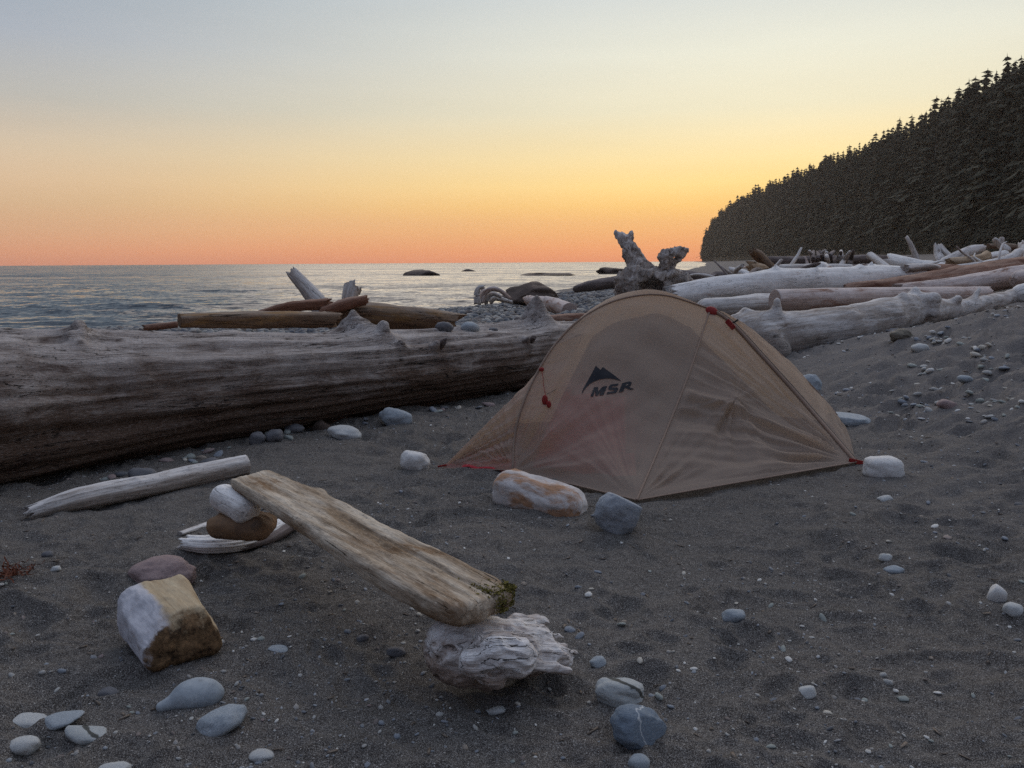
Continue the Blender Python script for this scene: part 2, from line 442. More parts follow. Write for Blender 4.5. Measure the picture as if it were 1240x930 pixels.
def stone_mat(name, c1, c2, speck=(0.05, 0.05, 0.06), speck_amt=0.25, vein=None, scale=1.0, bumpd=0.0025, dirt=0.0, rnd=0.0, band=None):
    b = NB(name); o = b.coord('Object')
    if rnd:
        oi = b.n('ShaderNodeObjectInfo'); cmb = b.n('ShaderNodeCombineXYZ')
        b.L.new(oi.outputs['Random'], cmb.inputs[0]); b.L.new(oi.outputs['Random'], cmb.inputs[1])
        sc = b.n('ShaderNodeVectorMath', operation='SCALE'); b.L.new(cmb.outputs[0], sc.inputs[0]); sc.inputs['Scale'].default_value = 37
        ad = b.n('ShaderNodeVectorMath', operation='ADD'); b.L.new(o, ad.inputs[0]); b.L.new(sc.outputs[0], ad.inputs[1]); o = ad.outputs[0]
    n1 = b.noise(o, 9 * scale, 5, 0.6, 0.4)
    n2 = b.noise(o, 60 * scale, 4, 0.7)
    c = b.mix(b.mr(n1, 0.35, 0.65), c1, c2)
    if rnd == 9:
        c = b.mix(b.mr(n1, 0.3, 0.7, 0.75, 1.0), c, oi.outputs['Color'])
    elif rnd:
        rr = oi.outputs['Random']
        ramp = b.n('ShaderNodeValToRGB'); cr = ramp.color_ramp; cr.interpolation = 'CONSTANT'
        pal = [(0.30, 0.31, 0.32), (0.17, 0.185, 0.21), (0.42, 0.41, 0.38), (0.11, 0.115, 0.125), (0.26, 0.245, 0.225), (0.22, 0.24, 0.26), (0.55, 0.54, 0.50), (0.19, 0.15, 0.13)]
        pal = [tuple(v * rnd for v in p) for p in pal]
        while len(cr.elements) > 1: cr.elements.remove(cr.elements[0])
        for i, p in enumerate(pal):
            e = cr.elements[0] if i == 0 else cr.elements.new(i / len(pal))
            e.position = i / len(pal); e.color = (*p, 1)
        b.L.new(rr, ramp.inputs[0])
        c = b.mix(b.mr(n1, 0.3, 0.7, 0.7, 1.0), c, ramp.outputs[0])
    c = b.mix(b.mr(n2, 0.58, 0.72, 0, speck_amt), c, speck)
    c = b.mix(b.mr(n2, 0.40, 0.28, 0, speck_amt * 0.6), c, tuple(min(1, v * 1.5) for v in c2))
    if vein:
        w = b.math('ABSOLUTE', b.math('SUBTRACT', b.noise(b.mapping(o, (1, 1, 1), vein[1]), vein[2], 1, 0.4, 0.3), 0.5))
        c = b.mix(b.mr(w, 0.0, vein[3], 1, 0, True), c, vein[0])
    if band:
        dt = b.n('ShaderNodeVectorMath', operation='DOT_PRODUCT'); b.L.new(o, dt.inputs[0]); dt.inputs[1].default_value = band[0]
        dd = b.math('ABSOLUTE', b.math('ADD', b.math('SUBTRACT', dt.outputs['Value'], band[1]), b.math('MULTIPLY', b.math('SUBTRACT', b.noise(o, 1.6, 2), .5), .5)))
        c = b.mix(b.mr(dd, band[2], band[2] * 2, 1, 0, True), c, band[3])
    if dirt:
        dn = b.noise(o, 14 * scale, 4, 0.6)
        c = b.mix(b.mr(dn, 0.55, 0.68, 0, dirt, True), c, (0.045, 0.04, 0.036))
    nr = b.bump(n2, 0.5, bumpd); nr = b.bump(n1, 0.4, bumpd * 3, nr)
    b.principled(c, 0.72, nr, 0.3)
    return b.m


def plain_mat(name, c1, c2, scale=20, rough=0.8, bumpd=0.002, spec=0.25):
    b = NB(name); o = b.coord('Object')
    n = b.noise(o, scale, 5, 0.6)
    b.principled(b.mix(b.mr(n, 0.3, 0.7), c1, c2), rough, b.bump(n, 0.5, bumpd), spec)
    return b.m


# sand
def sand_mat():
    b = NB('dark_sand'); o = b.coord('Object')
    big = b.noise(o, 0.55, 4, 0.6); med = b.noise(o, 4.5, 5, 0.62); fin = b.noise(o, 38, 4, 0.7); gr = b.noise(o, 330, 2, 0.7)
    c = b.mix(b.mr(big, 0.35, 0.65), (0.070, 0.061, 0.054), (0.116, 0.105, 0.099))
    c = b.mix(b.mr(med, 0.40, 0.58, 0, 0.7), c, (0.062, 0.053, 0.047))
    c = b.mix(b.mr(b.noise(b.mapping(o, (1, 1, 1), (4, 2, 0)), 1.7, 4), 0.52, 0.68, 0, 0.45), c, (0.150, 0.125, 0.105))
    c = b.mix(b.mr(fin, 0.45, 0.68, 0, 0.5), c, (0.23, 0.212, 0.195))
    c = b.mix(b.mr(gr, 0.50, 0.68, 0, 0.9), c, (0.42, 0.40, 0.37))
    c = b.mix(b.mr(gr, 0.50, 0.34, 0, 0.8), c, (0.030, 0.027, 0.025))
    # the bank is drier and paler than the trodden flat
    sx = b.n('ShaderNodeSeparateXYZ'); b.L.new(o, sx.inputs[0])
    dry = b.math('ADD', sx.outputs[0], b.math('MULTIPLY', b.math('SUBTRACT', b.noise(o, .8, 4), .5), 2.2))
    c = b.mix(b.mr(dry, 1.6, 4.0, 0, .55, True), c, (0.235, 0.215, 0.205))
    # coarse pale grains
    v = b.n('ShaderNodeTexVoronoi'); b.L.new(o, v.inputs['Vector']); v.inputs['Scale'].default_value = 95
    sep = b.n('ShaderNodeSeparateXYZ'); b.L.new(v.outputs['Color'], sep.inputs[0])
    gate = b.math('GREATER_THAN', sep.outputs[0], 0.84)
    gm = b.math('MULTIPLY', b.mr(v.outputs['Distance'], 0.16, 0.30, 1, 0), gate)
    c = b.mix(gm, c, (0.46, 0.44, 0.41))
    nr = b.bump(med, 0.8, 0.05); nr = b.bump(fin, 0.9, 0.012, nr); nr = b.bump(gr, 0.9, 0.004, nr); nr = b.bump(gm, 0.7, 0.004, nr)
    b.principled(c, 0.95, nr, 0.12)
    return b.m


M_SAND = sand_mat()

# ------------------------------------------------------------------ beach sheet
def build_beach():
    ys = list(np.arange(-6, 1.3, 0.12)); y = 1.3
    while y < 3800:
        ys.append(y)
        y += min(max(1.45 * y * y / 1212, 0.0085), 0.05 * y) if y < 400 else 0.08 * y
    ys = np.array(ys)
    NU = 840; a = 2.6
    u = np.linspace(-1, 1, NU); su = np.sinh(a * u) / math.sinh(a)
    hw = 0.95 * np.maximum(ys, 0) + 4.2
    hw = np.where(ys > 60, hw + (ys - 60) * 1.0, hw)
    X = hw[:, None] * su[None, :] + 0.0; Y = np.repeat(ys[:, None], NU, 1)
    Z = height(X.ravel(), Y.ravel())
    V = np.stack([X.ravel(), Y.ravel(), Z], 1)
    Q = grid_quads(len(ys), NU)
    # drop what lies deep under the sea
    z4 = Z[Q].max(1); Q = Q[z4 > -4.2]
    used = np.zeros(len(V), bool); used[Q.ravel()] = True
    idx = np.cumsum(used) - 1
    me = mesh_np('beach', V[used], idx[Q], M_SAND)
    o = link('beach_ground', me); tag(o, 'dark grey sand beach with pits and ripples rising to a bank on the right', 'beach', kind='structure')
    return o


build_beach()

# ------------------------------------------------------------------ sea
def sea_mat():
    b = NB('sea_water'); o = b.coord('Object')

    def facets(scale, sx, k, det=3):
        c = b.noise(b.mapping(o, (sx, 1.0, 1)), scale, det, 0.6, 0.3, out=1)
        v = b.n('ShaderNodeVectorMath', operation='SUBTRACT'); b.L.new(c, v.inputs[0]); v.inputs[1].default_value = (.5, .5, .5)
        m = b.n('ShaderNodeVectorMath', operation='MULTIPLY'); b.L.new(v.outputs[0], m.inputs[0]); m.inputs[1].default_value = (k * .7, k, 0)
        # wave fronts run towards the beach, so the steeper faces lean that way
        sx_ = b.n('ShaderNodeSeparateXYZ'); b.L.new(m.outputs[0], sx_.inputs[0]); cx_ = b.n('ShaderNodeCombineXYZ')
        ab = b.math('ABSOLUTE', sx_.outputs[1]); b.L.new(sx_.outputs[0], cx_.inputs[0])
        b.L.new(b.math('ADD', b.math('MULTIPLY', ab, -0.68), b.math('MULTIPLY', sx_.outputs[1], .3)), cx_.inputs[1])
        return cx_.outputs[0]

    def add(a, c):
        v = b.n('ShaderNodeVectorMath', operation='ADD'); b.L.new(a, v.inputs[0]); b.L.new(c, v.inputs[1]); return v.outputs[0]
    t = add(add(facets(0.045, .3, .45), facets(0.25, .4, .9)), add(facets(1.2, .5, 1.5), facets(4.5, .6, 1.2)))
    # gusts: rougher and smoother lanes
    g = b.mr(b.noise(b.mapping(o, (0.25, 1.0, 1)), 0.02, 4, .6), .35, .68, .75, 1.35)
    sc = b.n('ShaderNodeVectorMath', operation='SCALE'); b.L.new(t, sc.inputs[0]); b.L.new(g, sc.inputs['Scale'])
    geo = b.n('ShaderNodeNewGeometry')
    nn = b.n('ShaderNodeVectorMath', operation='NORMALIZE'); b.L.new(add(geo.outputs['Normal'], sc.outputs[0]), nn.inputs[0])
    p = b.principled((0.010, 0.018, 0.026), 0.10, nn.outputs[0], 0.5)
    p.inputs['IOR'].default_value = 1.333
    return b.m


def build_sea():
    ys = []; y = -80.0
    while y < 14: ys.append(y); y += 4
    while y < 5200:
        ys.append(y); y += min(max(1.1 * y * y / 2470, 0.22), 0.05 * y)
    ys = np.array(ys); NU = 620
    u = np.linspace(-1, 1, NU); su = np.sinh(1.8 * u) / math.sinh(1.8)
    hw = 1.15 * np.maximum(ys, 0) + 140
    X = hw[:, None] * su[None, :] - 20; Y = np.repeat(ys[:, None], NU, 1)
    rng = np.random.RandomState(4)
    Z = np.zeros_like(X)
    dy = np.gradient(ys)[:, None]
    dx = (hw * 2 / NU)[:, None]
    for k in range(34):
        lam = 0.9 * 1.14 ** k * 0.9
        if lam > 40: break
        th = R(rng.normal(-100, 34)); kx, ky = math.cos(th) * 2 * math.pi / lam, math.sin(th) * 2 * math.pi / lam
        amp = 0.017 * lam ** 0.6 if lam < 4 else 0.017 * 4 ** 0.6 * (4 / lam) ** .5
        ph = rng.rand() * 6.28
        att = np.clip(lam / (3.0 * dy), 0, 1) * np.clip(lam / (2.5 * dx), 0, 1)
        s = np.sin(kx * X + ky * Y + ph)
        Z += amp * att * (1 - 2 * np.sqrt(np.clip(0.5 - 0.5 * s, 0, 1)) + 0.27)
    Z *= (0.75 + 0.9 * pn(X * 0.03, Y * 0.045, 2, 77) + 0.3)
    V = np.stack([X.ravel(), Y.ravel(), (SEA + Z).ravel()], 1)
    Q = grid_quads(len(ys), NU)
    d = shore_d(X.ravel(), Y.ravel()); Q = Q[d[Q].min(1) < 12]
    used = np.zeros(len(V), bool); used[Q.ravel()] = True; idx = np.cumsum(used) - 1
    o = link('sea', mesh_np('sea', V[used], idx[Q], sea_mat()))
    tag(o, 'choppy grey sea reaching to the sunset horizon', 'sea', kind='structure')


build_sea()

# ------------------------------------------------------------------ scatter with geometry nodes (only for uncountable stuff)
def scatter(name, pts, rots, scls, vids, sources, label, cat):
    src = bpy.data.collections.new(name + '_kinds')
    for i, me in enumerate(sources):
        o = bpy.data.objects.new(f'{chr(97 + i)}_kind', me); src.objects.link(o)
    n = len(pts)
    me = bpy.data.meshes.new(name); me.vertices.add(n); me.vertices.foreach_set('co', np.asarray(pts, np.float32).ravel())
    for k, ty, d in (('rot', 'FLOAT_VECTOR', rots), ('scl', 'FLOAT_VECTOR', scls)):
        a = me.attributes.new(k, ty, 'POINT'); a.data.foreach_set('vector', np.asarray(d, np.float32).ravel())
    a = me.attributes.new('vid', 'INT', 'POINT'); a.data.foreach_set('value', np.asarray(vids, np.int32))
    o = link(name, me)
    ng = bpy.data.node_groups.new(name + '_nodes', 'GeometryNodeTree')
    ng.interface.new_socket('Geometry', in_out='INPUT', socket_type='NodeSocketGeometry')
    ng.interface.new_socket('Geometry', in_out='OUTPUT', socket_type='NodeSocketGeometry')
    N = ng.nodes; L = ng.links
    gi = N.new('NodeGroupInput'); go = N.new('NodeGroupOutput'); ip = N.new('GeometryNodeInstanceOnPoints')
    ci = N.new('GeometryNodeCollectionInfo'); ci.inputs['Collection'].default_value = src
    ci.inputs['Separate Children'].default_value = True; ci.inputs['Reset Children'].default_value = True

    def na(nm, ty):
        x = N.new('GeometryNodeInputNamedAttribute'); x.data_type = ty; x.inputs['Name'].default_value = nm
        return x.outputs['Attribute']
    e2r = N.new('FunctionNodeEulerToRotation')
    L.new(na('rot', 'FLOAT_VECTOR'), e2r.inputs[0]); L.new(e2r.outputs[0], ip.inputs['Rotation'])
    L.new(na('scl', 'FLOAT_VECTOR'), ip.inputs['Scale'])
    L.new(na('vid', 'INT'), ip.inputs['Instance Index']); ip.inputs['Pick Instance'].default_value = True
    L.new(gi.outputs[0], ip.inputs['Points']); L.new(ci.outputs[0], ip.inputs['Instance']); L.new(ip.outputs[0], go.inputs[0])
    md = o.modifiers.new('scatter', 'NODES'); md.node_group = ng
    tag(o, label, cat, kind='stuff')
    return o


# ------------------------------------------------------------------ headland with its forest
RIDGE = [(852, 306, 2080), (857, 292, 2060), (866, 279, 2020), (900, 260, 1800), (950, 247, 1520), (1000, 232, 1270), (1050, 219, 1080), (1095, 206, 930),
         (1150, 183, 790), (1200, 160, 690), (1240, 143, 620), (1310, 86, 540), (1420, 0, 440), (1600, -120, 350), (1900, -250, 260)]
BASE = [(850, 313, 2060), (856, 312, 2000), (864, 311, 1930), (900, 310, 1560), (950, 308, 1180), (1000, 307, 900), (1050, 306, 720), (1095, 305, 600),
        (1150, 304, 490), (1200, 303, 420), (1240, 302, 375), (1310, 299, 300), (1420, 294, 235), (1600, 280, 170), (1900, 240, 110)]
rid = np.array([at(*p) for p in RIDGE]); bas = np.array([at(*p) for p in BASE])
rid[:2, 2] = np.maximum(rid[:2, 2], 6)
NA, NB_ = 150, 46
tt = np.linspace(0, len(RIDGE) - 1, NA)
ri = np.stack([np.interp(tt, np.arange(len(RIDGE)), rid[:, k]) for k in range(3)], 1)
ba = np.stack([np.interp(tt, np.arange(len(BASE)), bas[:, k]) for k in range(3)], 1)
ba[:, 2] = np.minimum(ba[:, 2], 9.0)
sl_len = np.linalg.norm(ri - ba, axis=1)


def hill_pt(a, s):
    """a along the coast 0..1, s up the slope 0..1 (ridge) .. 1.4 (behind)"""
    k = a * (NA - 1); i = np.clip(k.astype(int), 0, NA - 2); f = (k - i)[:, None]
    B_ = ba[i] * (1 - f) + ba[i + 1] * f; R_ = ri[i] * (1 - f) + ri[i + 1] * f
    ss = np.minimum(s, 1)[:, None]
    P = B_ * (1 - ss) + R_ * ss
    hgt = R_[:, 2:3] - B_[:, 2:3]
    P[:, 2:3] = B_[:, 2:3] + hgt * np.sin(ss * math.pi / 2) ** 0.9 * 1.0
    ext = np.clip(s - 1, 0, 1)[:, None]
    P += (R_ - B_) * np.array([1, 1, 0]) * ext * 1.2
    P[:, 2:3] += -hgt * ext * 0.35
    dz = 7.5 * fbm(P[:, 0] / 85, P[:, 1] / 85, 0, 3, 51) * np.clip(s * 5, 0, 1) * np.clip((1.02 - s) * 6 + 0.12, 0.12, 1)
    P[:, 2] += dz
    return P


def conifer(seed, h=1.0, lean=0.0, ragged=0.5, whorls=15, bare=0.12):
    """unit-height tree: crown mesh data (many small drooping sprays) and a tapered trunk"""
    rg = random.Random(seed); V = []; T = []
    for w in range(whorls):
        t = bare + (1 - bare) * (w / whorls) ** 0.92
        rad = (0.165 * (1 - t) ** 0.8 + 0.010) * (0.55 + ragged * rg.random() * 1.5)
        t0_ = t; nb = 7 if t < 0.75 else 5
        a0 = rg.random() * 6.28
        for b_ in range(nb):
            if rg.random() < 0.16 * ragged + 0.05: continue
            t = min(.985, t0_ + rg.uniform(-.045, .045))
            a = a0 + b_ * 6.283 / nb + rg.uniform(-.3, .3)
            L_ = rad * rg.uniform(0.4, 1.35); droop = rg.uniform(0.15, 0.5)
            ca, sa = math.cos(a), math.sin(a)
            for q in range(4):
                f0 = 0.12 + q * 0.24; f1 = f0 + rg.uniform(0.26, 0.40)
                wd = (0.030 + 0.03 * (1 - f0)) * rg.uniform(0.7, 1.3)
                z0 = t - droop * L_ * f0 * f0 + rg.uniform(-.006, .006); z1 = t - droop * L_ * f1 * f1 - rg.uniform(0.0, 0.02)
                x0, y0, x1, y1 = ca * L_ * f0, sa * L_ * f0, ca * L_ * f1, sa * L_ * f1
                px_, py_ = -sa * wd, ca * wd
                i = len(V)
                V += [(x0, y0, z0 + .004), ((x0 + x1) / 2 + px_, (y0 + y1) / 2 + py_, (z0 + z1) / 2 - 0.016 - rg.random() * .012),
                      (x1, y1, z1 - .004), ((x0 + x1) / 2 - px_, (y0 + y1) / 2 - py_, (z0 + z1) / 2 - 0.016 - rg.random() * .012)]
                T += [(i, i + 1, i + 2), (i, i + 2, i + 3)]
    i = len(V); V += [(0.006, 0, 0.96), (-.004, .006, .96), (-.004, -.006, .96), (0, 0, 1.03)]; T += [(i, i + 1, i + 3), (i + 1, i + 2, i + 3), (i + 2, i, i + 3)]
    V = np.array(V); V[:, 0] += lean * V[:, 2] ** 2
    tv = []; tq = []
    for k, z in enumerate((-0.05, 0.1, 0.4, 0.75, 1.0)):
        r = 0.016 * (1.02 - z) + 0.0012
        for j in range(6): tv.append((r * math.cos(j * 1.047) + lean * z * z, r * math.sin(j * 1.047), z))
    tq = grid_quads(5, 6, True)
    return V, T, np.array(tv), tq


def leaf_mat(name, c1, c2):
    b = NB(name); oi = b.n('ShaderNodeObjectInfo'); o = b.coord('Object')
    n = b.noise(o, 9, 3)
    c = b.mix(oi.outputs['Random'], c1, c2)
    c = b.mix(b.mr(n, 0.35, 0.65, 0.0, 0.6), c, tuple(v * 1.5 for v in c2))
    b.principled(c, 0.9, None, 0.1)
    return b.m


M_LEAF = leaf_mat('conifer_needles', (0.032, 0.037, 0.028), (0.066, 0.065, 0.047))
M_TRUNK = plain_mat('conifer_bark', (0.10, 0.085, 0.07), (0.19, 0.17, 0.15), 8)
M_HILL = plain_mat('forest_floor', (0.035, 0.036, 0.025), (0.06, 0.055, 0.04), 0.08, 0.95, 0.3)
TREES = []
for k in range(7):
    V, T, tv, tq = conifer(100 + k, lean=random.Random(k).uniform(-.04, .04), ragged=0.35 + 0.12 * k, whorls=13 + (k % 3) * 2, bare=0.08 + 0.05 * (k % 4))
    crown = mesh_np('crown', V, None, M_LEAF, False, tris=T); trunk = mesh_np('trunk', tv, tq, M_TRUNK)
    n0 = len(V); both = mesh_np('tree_kind', np.concatenate([V, tv]), np.array(tq) + n0, M_LEAF, False, tris=T)
    both.materials.append(M_TRUNK)
    mi = np.zeros(len(both.polygons), np.int32); mi[:len(tq)] = 1; both.polygons.foreach_set('material_index', mi)
    TREES.append((crown, trunk, both))


def build_headland():
    a = np.linspace(0, 1, 260); s = np.concatenate([np.linspace(-0.03, 1, 60), np.linspace(1.03, 1.9, 14)])
    A_, S_ = np.meshgrid(a, s)
    P = hill_pt(A_.ravel(), S_.ravel())
    o = link('hill', mesh_np('hill', P, grid_quads(len(s), 260), M_HILL))
    tag(o, 'steep wooded headland falling to a point in the sea', 'hill', kind='structure')
    rng = np.random.RandomState(8)
    # forest: density per slope area
    area_w = sl_len * np.gradient(np.cumsum(np.concatenate([[0], np.linalg.norm(np.diff(ba, axis=0), axis=1)])))
    cdf = np.cumsum(area_w ** 0.9); cdf /= cdf[-1]
    n = 7600
    aa = np.interp(rng.rand(n), np.concatenate([[0], cdf]), np.linspace(0, 1, len(cdf) + 1)); aa = np.clip(aa, 0.002, 0.998)
    ss = rng.rand(n) * 1.06
    # denser at the seaward foot and on the ridge
    m = 900; aa = np.concatenate([aa, rng.rand(m) ** 1.2 * 0.85]); ss = np.concatenate([ss, np.clip(rng.rand(m) ** 2 * 0.08 + 0.0, 0, 1)])
    P = hill_pt(aa, ss); n = len(P)
    hgt = (16 + 22 * rng.rand(n) ** 1.5) * np.where(ss < 0.05, 0.6, 1)
    hgt = hgt * np.where((ss > .06) & (ss < .9), rng.uniform(.8, 1.5, n), np.where(ss >= .9, .55, 1)); wd_ = rng.uniform(0.6, 1.5, n); sc = np.stack([hgt * wd_, hgt * wd_, hgt], 1)
    P[:, 2] -= 0.8
    rot = np.stack([rng.normal(0, .03, n), rng.normal(0, .03, n), rng.rand(n) * 6.28], 1)
    rg_ = random.Random(2); sv = []; sq = []
    for k_, z in enumerate((-0.02, 0.15, 0.4, 0.7, .92)):
        for j in range(6): sv.append(((.014 * (1.05 - z)) * math.cos(j * 1.047), (.014 * (1.05 - z)) * math.sin(j * 1.047), z))
    sq = [tuple(q) for q in grid_quads(5, 6, True)]
    for k_ in range(12):
        z = rg_.uniform(.35, .88); a = rg_.random() * 6.28; l_ = rg_.uniform(.03, .08); i0 = len(sv)
        sv += [(0, 0, z), (0, 0, z + .006), (l_ * math.cos(a), l_ * math.sin(a), z + .01), (l_ * math.cos(a), l_ * math.sin(a), z + .006)]; sq.append((i0, i0 + 1, i0 + 2, i0 + 3))
    snag = mesh_np('snag_kind', sv, sq, plain_mat('snag_wood', (0.30, 0.27, 0.24), (0.42, 0.39, 0.35), 3), False)
    vid = rng.randint(0, 7, n); vid[rng.rand(n) < .035] = 7
    scatter('forest', P, rot, sc, vid, [t[2] for t in TREES] + [snag], 'dense dark conifer forest covering the headland slope', 'forest')
    # trees one can tell apart on the skyline
    rg = random.Random(5)
    first = True
    k = 0.004; i = 0
    while k < 0.80:
        p = hill_pt(np.array([k]), np.array([1.0 + rg.uniform(-.02, .03)]))[0]
        dist = p[1]
        h = rg.uniform(13, 27) if rg.random() > 0.25 else rg.uniform(28, 44)
        ki = rg.randrange(7); kid = TREES[ki]
        t = empty('conifer_tree', (p[0], p[1], p[2] - 1.5)); t.rotation_euler = (rg.gauss(0, .03), rg.gauss(0, .03), rg.random() * 6.28)
        w = rg.uniform(0.8, 1.35); t.scale = (h * w, h * w, h)
        link('crown', kid[0], t); link('trunk', kid[1], t)
        tag(t, '%s %s %s conifer on the skyline of the %s of the headland' % (('dense', 'even', 'ragged', 'sparse')[ki // 2], 'short' if h < 20 else 'medium' if h < 28 else 'tall', 'slim' if w < 1.0 else 'full' if w < 1.18 else 'broad',
            'seaward tip' if k < .06 else 'lower slope' if k < .2 else 'middle ridge' if k < .45 else 'upper ridge' if k < .62 else 'highest part'), 'tree', 'skyline conifers along the headland ridge')
        k += (0.0022 + 0.0078 * (k ** 1.1)) * rg.choice([.25, .4, .5, .9, 1.3, 2.6]); i += 1
    # the tall lone spruce with a gap round it
    for (px, py, Y, h, lab) in ((1094, 206, 915, 52, 'tallest lone spruce standing clear of the ridge line in mid slope'), (1121, 196, 860, 38, 'broad spruce on the ridge just right of the tallest lone one'),
                                (855, 306, 2055, 30, 'ragged tree at the very tip of the headland above the cliff')):
        p = at(px, py, Y); kid = TREES[6] if h == 52 else TREES[3]
        t = empty('conifer_tree', p); w = 0.9 if h == 52 else 1.4; t.scale = (h * w, h * w, h); t.rotation_euler = (0, 0, px)
        link('crown', kid[0], t); link('trunk', kid[1], t); tag(t, lab, 'tree')


build_headland()

# ------------------------------------------------------------------ shape makers
def catmull(P, n):
    P = np.asarray(P, float); m = len(P)
    if m == 2: t = np.linspace(0, 1, n)[:, None]; return P[0] * (1 - t) + P[1] * t
    E = np.concatenate([[2 * P[0] - P[1]], P, [2 * P[-1] - P[-2]]])
    t = np.linspace(0, m - 1 - 1e-6, n); i = t.astype(int); f = (t - i)[:, None]
    a, b, c, d = E[i], E[i + 1], E[i + 2], E[i + 3]
    return 0.5 * (2 * b + (c - a) * f + (2 * a - 5 * b + 4 * c - d) * f ** 2 + (3 * b - a - 3 * c + d) * f ** 3)


def sweep(P, Rr, rings, segs, amp=0.05, groove=0.03, knots=(), seed=0, ends=('cut', 'cut'), flat=1.0, bleach_shade_up=True, lump=0.08, sq=0):
    """a log: returns V, Q, attrs. knots: (s 0..1, angle deg from +side over top, height m, width m)"""
    C = catmull(P, rings); rr = np.interp(np.linspace(0, 1, rings), np.linspace(0, 1, len(Rr)), Rr)
    ln = np.concatenate([[0], np.cumsum(np.linalg.norm(np.diff(C, axis=0), axis=1))])
    T = np.gradient(C, axis=0); T /= np.linalg.norm(T, axis=1)[:, None]
    up = np.array([0, 0, 1.0]) if abs(T[:, 2]).mean() < 0.75 else np.array([0.3, -1.0, 0.1])
    U = np.cross(T, up); U /= np.linalg.norm(U, axis=1)[:, None]; Vv = np.cross(U, T)
    th = np.linspace(0, 2 * math.pi, segs, endpoint=False)
    c, s = np.cos(th), np.sin(th)
    L_ = ln[:, None] + 0 * c[None, :]; c2 = c[None, :] + 0 * L_; s2 = s[None, :] + 0 * L_
    r0 = rr[:, None]; rm = rr.mean()
    rad = r0 * (1 + lump * fbm(L_ / (rm * 7), c2 * 0.9, s2 * 0.9, 3, seed) * 1.6 + amp * fbm(L_ / (rm * 2.2), c2 * 2.2, s2 * 2.2, 3, seed + 3))
    if sq: rad = rad / (np.abs(np.cos(th + .15)) ** sq + np.abs(np.sin(th + .15)) ** sq)[None, :] ** (1 / sq) * .93
    rad = rad - r0 * groove * np.abs(pn(L_ / (rm * 9) + 3, c2 * 6, s2 * 6, seed + 9)) * 2.2
    rad = rad + r0 * groove * 0.35 * pn(L_ / (rm * 4), c2 * 16, s2 * 16, seed + 19)
    dark = np.zeros_like(rad)
    for (ks, ka, kh, kw) in knots:
        dl = (L_ - ks * ln[-1]); da = (np.angle(np.exp(1j * (th - R(ka)))))[None, :] * r0
        d2 = (dl ** 2 + da ** 2)
        d1 = np.sqrt(d2 + 1e-9) / kw
        prof = 0.45 * np.exp(-d1 ** 2 / 1.8) + 0.55 / (1 + (d1 / 0.62) ** 7)
        rad = rad + kh * prof * (1 + 0.25 * pn(L_ / kw * 2, c2 * r0 / kw * 2, s2 * r0 / kw * 2, seed + 29))
        dark = np.maximum(dark, 1 / (1 + (d1 / 0.55) ** 8))
    V = C[:, None, :] + U[:, None, :] * (rad * c2)[..., None] + Vv[:, None, :] * (rad * s2 * flat)[..., None]
    L2 = L_.copy()
    for e, i0, sg in ((ends[0], 0, -1), (ends[1], rings - 1, 1)):
        if e == 'broken':
            w = np.exp(-np.abs(np.arange(rings) - i0) / (rings * 0.05))[:, None]
            off = sg * rr[i0] * 1.3 * w * (fbm(c2 * 1.6 + i0, s2 * 1.6, 0.5, 2, seed + 40) + 0.55 * pn(c2 * 5 + i0, s2 * 5, 1.5, seed + 41))
            V += T[:, None, :] * off[..., None]
        if e == 'round':
            w = np.clip((np.abs(ln - ln[i0])) / (rr[i0] * 1.0), 0, 1); w = np.sqrt(1 - (1 - w) ** 2) * 0.65 + 0.35
            V = C[:, None, :] + (V - C[:, None, :]) * w[:, None, None]
    blz = np.clip((V[..., 2] - C[:, None, 2]) / (rr[:, None]) * 0.55 + 0.5, 0, 1)  # bleached upper side, with light from above and shade below painted in
    V = V.reshape(-1, 3)
    wc = np.stack([L_, rad * c2, rad * s2], -1).reshape(-1, 3) + np.array([seed * 1.37, seed * .7, 0])
    Q = grid_quads(rings, segs, True)[:, ::-1]
    bl = blz.ravel(); cutm = dark.ravel() * 0
    kd = dark.ravel()
    VV = [V]; QQ = [Q]; WC = [wc]; BL = [bl]; base = len(V)
    for i0, sg, e in ((0, -1, ends[0]), (rings - 1, 1, ends[1])):
        ring = V[i0 * segs:(i0 + 1) * segs]; cen = ring.mean(0); tdir = T[i0] * sg
        prev = np.arange(i0 * segs, (i0 + 1) * segs)
        rw = wc[i0 * segs:(i0 + 1) * segs]; wcen = rw.mean(0)
        for q, f in enumerate((0.93, 0.72, 0.45, 0.18, 0.0)):
            nv = cen + (ring - cen) * f + tdir * rr[i0] * (0.05 * (1 - f) + (0.03 if q else 0.012)) * (1 if e != 'broken' else -2.0 * (1 - f))
            nv = nv + tdir * (rr[i0] * 0.10 * (0.4 if e == 'cut' else 1.6) * pn(c * f * 3 + i0, s * f * 3, seed + 0.5, 60))[:, None]
            # end grain: spin the grain coordinate so the rings read
            VV.append(nv); WC.append(np.stack([np.full(segs, wcen[0] + (rr[i0] * f) * 0.5), rw[:, 1] * f * 1.0 + 9, rw[:, 2] * f], 1)); BL.append(np.full(segs, 0.45))
            cur = base + np.arange(segs); j = np.arange(segs); j2 = (j + 1) % segs
            qd = np.stack([prev[j], prev[j2], cur[j2], cur[j]], 1)
            QQ.append(qd if sg > 0 else qd[:, ::-1]); 
            prev = cur; base += segs
    Vall = np.concatenate(VV); Qall = np.concatenate(QQ)
    Qall[len(Q):] = Qall[len(Q):][:, ::-1]
    return Vall, Qall, {'wc': ('FLOAT_VECTOR', np.concatenate(WC)), 'bl': ('FLOAT', np.concatenate(BL))}, (C, U, Vv, T, rr, ln)


